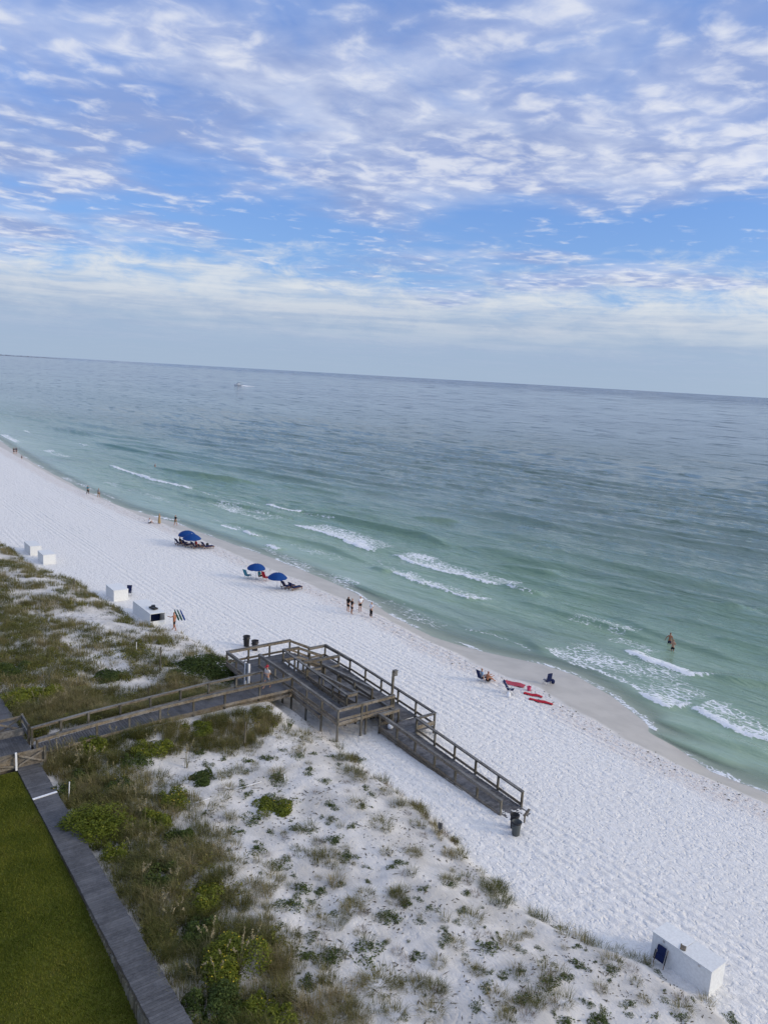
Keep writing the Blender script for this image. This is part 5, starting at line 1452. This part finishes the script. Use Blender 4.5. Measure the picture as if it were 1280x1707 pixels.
# individual plants
LP = [np_mesh('creeper_leaves', *leaves(330, 0.5, 0.30, 0.042, s, 0.35, 0.3, 7)[:2], M_LEAF, False, dict(tint=np.clip(0.4 + leaves(330, 0.5, 0.30, 0.042, s, 0.35, 0.3, 7)[2], 0, 1))) for s in range(21, 27)]
TP = []
for s in range(31, 36):
    V, F, T = blades(170, 0.32, 0.14, 0.46, 0.0048, 1.25, s, 1.0); TP.append(np_mesh('grass_tuft', V, F, M_GRASS, False, dict(tint=np.clip(0.5 + T, 0, 1))))
WP = []
for s in range(41, 44):
    V, F, T = blades(90, 0.28, 0.08, 0.30, 0.0055, 1.5, s, 1.0); WP.append(np_mesh('dead_clump', V, F, M_TWIG, False, dict(tint=np.clip(0.3 + T, 0, 1))))

G_CR, G_TU, G_DE, G_OAT = 'leafy creepers scattered over the near dune sand', 'loose grass tufts on the near dune sand', 'brown dead clumps on the dune sand', 'sea oats in the grass beside the boardwalk'
CLUMPS = [(497, 1262, 13), (550, 1262, 10), (345, 1229, 7), (366, 1250, 8), (370, 1265, 9), (409, 1267, 12), (450, 1262, 14), (473, 1251, 8), (519, 1257, 9), (516, 1287, 14), (537, 1304, 14), (458, 1300, 20), (452, 1338, 24), (474, 1334, 24), (356, 1297, 10), (334, 1254, 11), (348, 1276, 12), (608, 1315, 12), (620, 1326, 11), (600, 1347, 12), (550, 1338, 12), (561, 1347, 8), (501, 1382, 16), (550, 1372, 7), (522, 1384, 9), (553, 1400, 12), (578, 1428, 17), (658, 1442, 17), (430, 1420, 18), (469, 1440, 19), (390, 1382, 18), (416, 1365, 18), (416, 1327, 14), (583, 1376, 10), (534, 1362, 7), (597, 1268, 14), (484, 1204, 14), (699, 1346, 8), (692, 1344, 6), (494, 1516, 22), (536, 1490, 13), (462, 1510, 14), (584, 1501, 7), (553, 1526, 12), (647, 1528, 17), (672, 1504, 13), (523, 1556, 10), (608, 1590, 26), (500, 1585, 22), (550, 1597, 18), (523, 1640, 20), (694, 1597, 13), (531, 1693, 12), (466, 1548, 6), (697, 1537, 9), (555, 1367, 8), (558, 1398, 13), (577, 1426, 9), (705, 1479, 11), (745, 1476, 13), (772, 1490, 11), (658, 1485, 8), (670, 1504, 9), (695, 1501, 9), (645, 1529, 16), (730, 1516, 10), (830, 1560, 8), (811, 1582, 19), (867, 1585, 11), (898, 1582, 8), (692, 1594, 10), (798, 1616, 10), (836, 1626, 14), (808, 1644, 13), (873, 1663, 17), (792, 1676, 12), (855, 1685, 13), (942, 1635, 15), (911, 1641, 18), (923, 1610, 8), (973, 1610, 17), (1017, 1638, 7), (1045, 1677, 14), (1089, 1693, 9), (1133, 1698, 13), (1158, 1670, 8), (1217, 1701, 16), (992, 1692, 20), (930, 1701, 18), (1099, 1626, 10), (742, 1566, 12), (552, 1591, 20), (517, 1638, 18), (517, 1563, 12), (502, 1488, 18), (536, 1488, 11), (617, 1470, 8), (760, 1540, 9), (640, 1575, 8)]
TUFTS = [(636, 1375, 22), (689, 1425, 15), (594, 1290, 20), (506, 1226, 20), (628, 1643, 28), (572, 1668, 20), (817, 1488, 15), (786, 1532, 22), (730, 1607, 14), (636, 1640, 34), (724, 1657, 22), (1020, 1604, 19), (936, 1670, 20), (717, 1688, 22), (692, 1423, 14), (376, 1292, 14), (560, 1700, 22), (660, 1690, 20), (600, 1690, 18), (765, 1420, 8), (800, 1455, 9), (455, 1470, 20), (420, 1480, 22), (390, 1440, 22), (370, 1330, 16), (340, 1210, 18), (310, 1235, 16), (600, 1300, 14), (880, 1560, 10), (1060, 1640, 10), (480, 1680, 20), (760, 1575, 16), (700, 1640, 16), (830, 1665, 18), (1000, 1650, 12)]
rc = random.Random(77)
for _ in range(190):
    CLUMPS.append((rc.uniform(330, 1180), rc.uniform(1210, 1706), 3.0 + 9 * rc.random() ** 2))
for _ in range(190):
    TUFTS.append((rc.uniform(320, 1180), rc.uniform(1200, 1706), 5 + 15 * rc.random() ** 2))


def ok_spot(p):
    if p.x > float(edge(np.array([p.y]))[0]) - 0.05 or p.x < 10.2: return False
    return abs(p.y - 44.9) > 1.3


for kind, lst in (('c', CLUMPS), ('t', TUFTS)):
    for px, py, r in lst:
        p = GT(px, py)
        if not ok_spot(p): continue
        dist = (p - Vector((0, 0, CAMZ))).length
        rad = r * dist / FPX
        p.z = zg(p.x, p.y) - 0.02
        if kind == 'c':
            o = link('creeper', rc.choice(LP), None, p, rc.uniform(0, 6), (rad / 0.50, rad / 0.50 * rc.uniform(0.75, 1.1), max(0.55, min(1.25, rad / 0.5)) * rc.uniform(0.8, 1.1)))
            tag(o, 'low leafy green creeper on the pale dune sand', 'plant', G_CR)
        else:
            o = link('grass_tuft', rc.choice(TP), None, p, rc.uniform(0, 6), (rad / 0.42, rad / 0.42, max(0.5, min(0.85, rad / 0.45)) * rc.uniform(0.8, 1.1)))
            tag(o, 'loose grey green tuft of grass on the pale dune sand', 'grass tuft', G_TU)
for _ in range(70):
    p = GT(rc.uniform(330, 1150), rc.uniform(1215, 1700))
    if ok_spot(p):
        p.z = zg(p.x, p.y) - 0.02
        s = rc.uniform(0.45, 1.0)
        tag(link('dead_clump', rc.choice(WP), None, p, rc.uniform(0, 6), s), 'small brown clump of dead stems on the dune sand', 'dead plant', G_DE)
for _ in range(16):
    yy = rc.uniform(26, 37); xx = float(edge(np.array([yy]))[0]) - rc.uniform(0.3, 0.9)
    tag(link('dead_clump', rc.choice(WP), None, (xx, yy, zg(xx, yy) - .02), rc.uniform(0, 6), rc.uniform(0.7, 1.3)), 'straw brown dead clump along the dune foot near the ramp', 'dead plant', 'straw brown clumps along the dune foot')


# sea oats: stems with drooping seed heads
def oat_mesh(seed):
    g = random.Random(seed); V = []; F = []; T = []
    for s in range(g.randint(2, 4)):
        a = g.uniform(0, 6.28); h = g.uniform(1.15, 1.75); ln = g.uniform(0.15, 0.5); bx, by = g.uniform(-.12, .12), g.uniform(-.12, .12)
        prev = None; nseg = 7
        for i in range(nseg + 1):
            t = i / nseg; rr = ln * t ** 2.2; z = h * (t - 0.10 * t ** 4)
            c = (bx + math.cos(a) * rr, by + math.sin(a) * rr, z); w = 0.011 * (1 - 0.6 * t)
            k = len(V); V += [(c[0] - math.sin(a) * w, c[1] + math.cos(a) * w, z), (c[0] + math.sin(a) * w, c[1] - math.cos(a) * w, z), (c[0] + math.cos(a) * w, c[1] + math.sin(a) * w, z)]; T += [0.35 + 0.3 * t] * 3
            if prev is not None:
                for j in range(3): F.append((prev + j, prev + (j + 1) % 3, k + (j + 1) % 3)); F.append((prev + j, k + (j + 1) % 3, k + j))
            prev = k
        for i in range(26):     # seed head
            t = 0.74 + 0.26 * g.random(); rr = ln * t ** 2.2; z = h * (t - 0.10 * t ** 4)
            c = Vector((bx + math.cos(a) * rr, by + math.sin(a) * rr, z)); d = Vector((g.uniform(-1, 1), g.uniform(-1, 1), g.uniform(-1.2, 0.3))).normalized(); e = d.cross(Vector((g.uniform(-1, 1), g.uniform(-1, 1), 1))).normalized()
            k = len(V); l = g.uniform(0.05, 0.10)
            V += [tuple(c), tuple(c + d * l * .5 + e * 0.018), tuple(c + d * l), tuple(c + d * l * .5 - e * 0.018)]; T += [0.75 + g.uniform(-.15, .2)] * 4
            F += [(k, k + 1, k + 2), (k, k + 2, k + 3)]
    for i in range(26):         # basal blades
        a = g.uniform(0, 6.28); h = g.uniform(0.4, 0.85); o_ = h * g.uniform(0.3, 0.9); k = len(V); w = 0.008
        dx, dy = math.cos(a), math.sin(a)
        V += [(-dy * w, dx * w, 0), (dy * w, -dx * w, 0), (dx * o_ * .35 + dy * w * .7, dy * o_ * .35 - dx * w * .7, h * .7), (dx * o_ * .35 - dy * w * .7, dy * o_ * .35 + dx * w * .7, h * .7), (dx * o_, dy * o_, h * .85)]; T += [0.3 + g.uniform(-.2, .2)] * 5
        F += [(k, k + 1, k + 2), (k, k + 2, k + 3), (k + 3, k + 2, k + 4)]
    return np_mesh('sea_oat', np.array(V), np.array(F), M_OAT, False, dict(tint=np.clip(np.array(T), 0, 1)))


OM = [oat_mesh(s) for s in range(8)]
spots = [(88, 1262), (97, 1272), (105, 1258), (112, 1275), (121, 1268), (130, 1282), (137, 1270), (150, 1278), (145, 1290), (165, 1285), (92, 1285), (118, 1296), (185, 1305), (200, 1330), (215, 1345), (228, 1335), (232, 1365), (240, 1385), (220, 1400), (262, 1445), (275, 1452), (240, 1480), (290, 1490), (305, 1540), (345, 1600), (352, 1590), (372, 1620), (330, 1640), (362, 1650), (398, 1620), (420, 1600), (300, 1470), (255, 1420), (247, 1350), (190, 1240), (260, 1225), (280, 1215), (250, 1250), (312, 1280), (268, 1530), (282, 1560), (225, 1440), (20, 1180), (40, 1190), (62, 1188), (80, 1192), (110, 1186), (140, 1178), (70, 1170), (155, 1170), (95, 1165), (30, 1165)]
for i, (px, py) in enumerate(spots):
    p = GT(px, py)
    if p.x < 9.8: p.x = 9.85
    p.z = zg(p.x, p.y) - 0.02
    far_ = p.y > 46
    tag(link('sea_oat', OM[i % 8], None, p, rc.uniform(0, 6), rc.uniform(0.8, 1.12)), 'sea oat stems with straw seed heads ' + ('beyond the walkway handrail' if far_ else 'rising from the dense grass beside the boardwalk'), 'sea oats', 'sea oats beyond the walkway handrail' if far_ else G_OAT)


# rounded bushes
def bush(px, py, rad, h, seed, m, label, flowers=0, nl=1500, ls=0.06, sc=(1, 1), lobes=13):
    nl = int(nl * 1.7); p = GT(px, py); p.x = max(p.x, 9.66 + rad * 0.42)
    p.z = zg(p.x, p.y) - 0.05
    b = thing('bush', label, 'bush', p, seed)
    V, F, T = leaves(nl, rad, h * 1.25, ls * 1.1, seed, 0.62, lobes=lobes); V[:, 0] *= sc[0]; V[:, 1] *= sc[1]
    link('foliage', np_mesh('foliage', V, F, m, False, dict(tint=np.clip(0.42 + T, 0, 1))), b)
    mb = MB(); g = random.Random(seed)
    for i in range(9):
        a = g.uniform(0, 6.28); q = Vector((math.cos(a) * rad * 0.6 * sc[0], math.sin(a) * rad * 0.6 * sc[1], h * 0.6)); mb.bar((0, 0, -0.1), q * 0.5 + Vector((0, 0, 0.08)), 0.018, n=5); mb.bar(q * 0.5 + Vector((0, 0, 0.08)), q, 0.011, n=5)
    mb.build('branches', M_LOG, b)
    if flowers:
        mb = MB(); mb.lathe([(0.010, 0.0), (0.025, 0.010), (0.023, 0.016), (0.005, 0.014)], (0, 0, 0), 7); fm = mb.mesh('flower', M_FLOWER)
        ii = g.sample(range(nl), min(flowers * 4, nl)); cnt = 0
        for i in ii:
            c = V[i * 4:i * 4 + 4].mean(0)
            if c[2] < h * 0.35: continue
            cnt += 1
            if cnt > flowers: break
            link('flower', fm, b, (c[0] * 1.04, c[1] * 1.04, c[2] + 0.05), 0, g.uniform(0.7, 1.2))
    return b


bush(168, 1385, 1.35, 1.15, 61, M_BUSH, 'rounded bright green bush beside the lawn boardwalk', 0, 5600, 0.05, (0.9, 1.2), 18)
bush(290, 1335, 0.85, 0.55, 62, M_BUSH, 'yellow flowered green bush in the middle of the near dune', 50, 2600, 0.045)
bush(392, 1620, 1.5, 0.85, 63, M_BUSH, 'large yellow flowered green bush near the bottom of the dune', 95, 6500, 0.045, (1.0, 1.0), 14)
bush(335, 1118, 2.1, 0.85, 64, M_DKBUSH, 'wide dark green bush beside the platform beyond the walkway', 0, 5200, 0.07, (0.8, 1.3), 14)
bush(372, 1128, 1.2, 0.6, 65, M_DKBUSH, 'small dark green bush squeezed against the platform rails', 0, 1300, 0.07)
bush(55, 1165, 1.5, 0.65, 66, M_BUSH, 'bright green spreading bush behind the far junction rail', 12, 4200, 0.06, (1.4, 0.9))
bush(105, 1325, 0.75, 0.7, 67, M_DKBUSH, 'dark green bush overhanging the boardwalk near the gate', 8, 1200, 0.05)
bush(250, 1248, 1.2, 0.5, 68, M_BUSH, 'low green bush just below the walkway handrail', 8, 2600, 0.05)
bush(458, 1695, 0.8, 0.5, 69, M_BUSH, 'small bright green bush at the bottom edge of the dune', 0, 1200, 0.045)
bush(195, 1430, 0.75, 0.6, 70, M_BUSH, 'leafy green bush edging the boardwalk below the rounded bush', 0, 1200, 0.05)
bush(225, 1270, 0.9, 0.45, 71, M_DKBUSH, 'dark low bush in the grass right of the gate', 0, 1200, 0.05)
bush(140, 1300, 0.7, 0.55, 80, M_DKBUSH, 'dark leafy bush just right of the white stake', 0, 1827, 0.05)
bush(262, 1372, 0.8, 0.6, 81, M_BUSH, 'green bush between the rounded bush and the open sand', 6, 2172, 0.05)
bush(300, 1400, 0.7, 0.5, 82, M_DKBUSH, 'dark bush at the sand margin in the middle of the strip', 0, 1827, 0.05)
bush(270, 1470, 0.9, 0.6, 83, M_DKBUSH, 'dark olive bush among sea oats in the grass strip', 0, 2563, 0.05)
bush(345, 1500, 0.8, 0.5, 84, M_BUSH, 'green bush at the strip edge above the flowered one', 6, 2172, 0.05)
bush(330, 1560, 0.8, 0.6, 85, M_DKBUSH, 'dark bush directly above the large flowered bush', 0, 2172, 0.05)
bush(345, 1690, 1.1, 0.7, 86, M_DKBUSH, 'dark bush at the bottom beside the boardwalk', 0, 3483, 0.05)
bush(430, 1690, 0.8, 0.5, 87, M_BUSH, 'green bush at the bottom left of the small bright one', 6, 2172, 0.05)
bush(340, 1300, 0.8, 0.4, 88, M_DKBUSH, 'low dark bush on the sand left of the white pipes', 0, 2172, 0.05)
bush(150, 1245, 0.9, 0.5, 89, M_BUSH, 'green bush against the near walkway rail beside the gate', 0, 2563, 0.05)
bush(330, 1215, 1.0, 0.4, 90, M_BUSH, 'low green bush below the middle of the walkway', 6, 3000, 0.05)
bush(20, 1120, 1.3, 0.6, 91, M_DKBUSH, 'dark bush far left beyond the junction deck', 0, 4587, 0.05)
bush(180, 1130, 1.2, 0.5, 92, M_DKBUSH, 'low dark bush in the far dune grass behind the handrail', 0, 4012, 0.05)
bush(455, 1345, 0.95, 0.34, 93, M_BUSH, 'spreading bright green creeper mound on bare sand', 6, 2775, 0.05)
bush(205, 1315, 0.9, 0.5, 72, M_DKBUSH, 'dark green bush behind the rounded bright green one', 6, 1300, 0.05)

# ------------------------------------------------------------------ boat


def build_boat():
    p = at(398, 643, 0.0)
    # heading to the left across the view
    hx = math.atan2(-cam_x[1], -cam_x[0])
    b = thing('motor_boat', 'small white motor boat with dark canopy speeding far offshore', 'boat', (p.x, p.y, 0.0), hx); b.scale = (1.05, 1.05, 1.35)
    L, Wd = 12.0, 3.4
    v = []; st = [(-L / 2, 1.0), (-L / 4, 1.0), (L / 8, 0.95), (L / 3, 0.6), (L / 2, 0.05)]
    for x, w in st:
        hgt = 1.1 + 0.5 * max(0, x / (L / 2)) ** 2
        v += [(x, -Wd / 2 * w, hgt), (x, -Wd / 2 * w * 0.6, -0.3), (x, Wd / 2 * w * 0.6, -0.3), (x, Wd / 2 * w, hgt)]
    f = []
    for i in range(len(st) - 1):
        for j in range(3): f.append((i * 4 + j, i * 4 + j + 1, i * 4 + 5 + j, i * 4 + 4 + j))
        f.append((i * 4 + 3, i * 4, i * 4 + 4, i * 4 + 7))
    f.append((0, 3, 2, 1))
    mb = MB(); mb.add(v, f); mb.build('hull', M_PVC, b)
    mb = MB(); mb.box((0.6, 0, 1.9), (3.4, 2.2, 1.5), taper=0.8); mb.build('cabin', M_PVC, b)
    mb = MB(); mb.box((1.9, 0, 2.1), (0.7, 2.0, 0.6)); mb.build('windscreen', M_DARK, b)
    mb = MB(); mb.box((-1.2, 0, 3.3), (5.0, 2.6, 0.16)); mb.build('canopy', M_NAVY, b)
    for x in (-3.3, 0.9):
        for s in (-1, 1):
            k = MB(); k.bar((x, s * 1.1, 1.1), (x, s * 1.1, 3.25), 0.06, n=6); k.build('canopy_post', M_METAL, b)
    mb = MB(); mb.box((-5.9, 0, 0.9), (0.8, 0.7, 1.3)); mb.build('outboard_motor', M_BLACK, b)
    # wake
    mb = MB(); d = Vector((math.cos(hx), math.sin(hx), 0)); s_ = Vector((-d.y, d.x, 0))
    pts = []
    for i in range(14):
        t = i / 13; q = -d * (3 + t * 20); w = 1.0 + 4.0 * math.sin(min(1, t * 1.6) * PI * 0.9) * (1 - t * 0.7) + R.uniform(0, .3)
        pts.append((q, w, 1.3 * (1 - t) ** 1.5 + 0.15))
    v = []; f = []
    for q, w, hh in pts:
        v += [q - s_ * w, q + Vector((0, 0, hh + R.uniform(0, 0.15))), q + s_ * w]
    for i in range(len(pts) - 1):
        for j in range(2): f.append((i * 3 + j, i * 3 + j + 1, i * 3 + j + 4, i * 3 + j + 3))
    mb.add(v, f, True)
    o = mb.build('wake_foam', mat('foam', (0.8, 0.83, 0.86), 0.9), None, (p.x, p.y, 0.05))
    tag(o, 'white wake foam trailing behind the offshore motor boat', 'foam', kind='stuff')


build_boat()
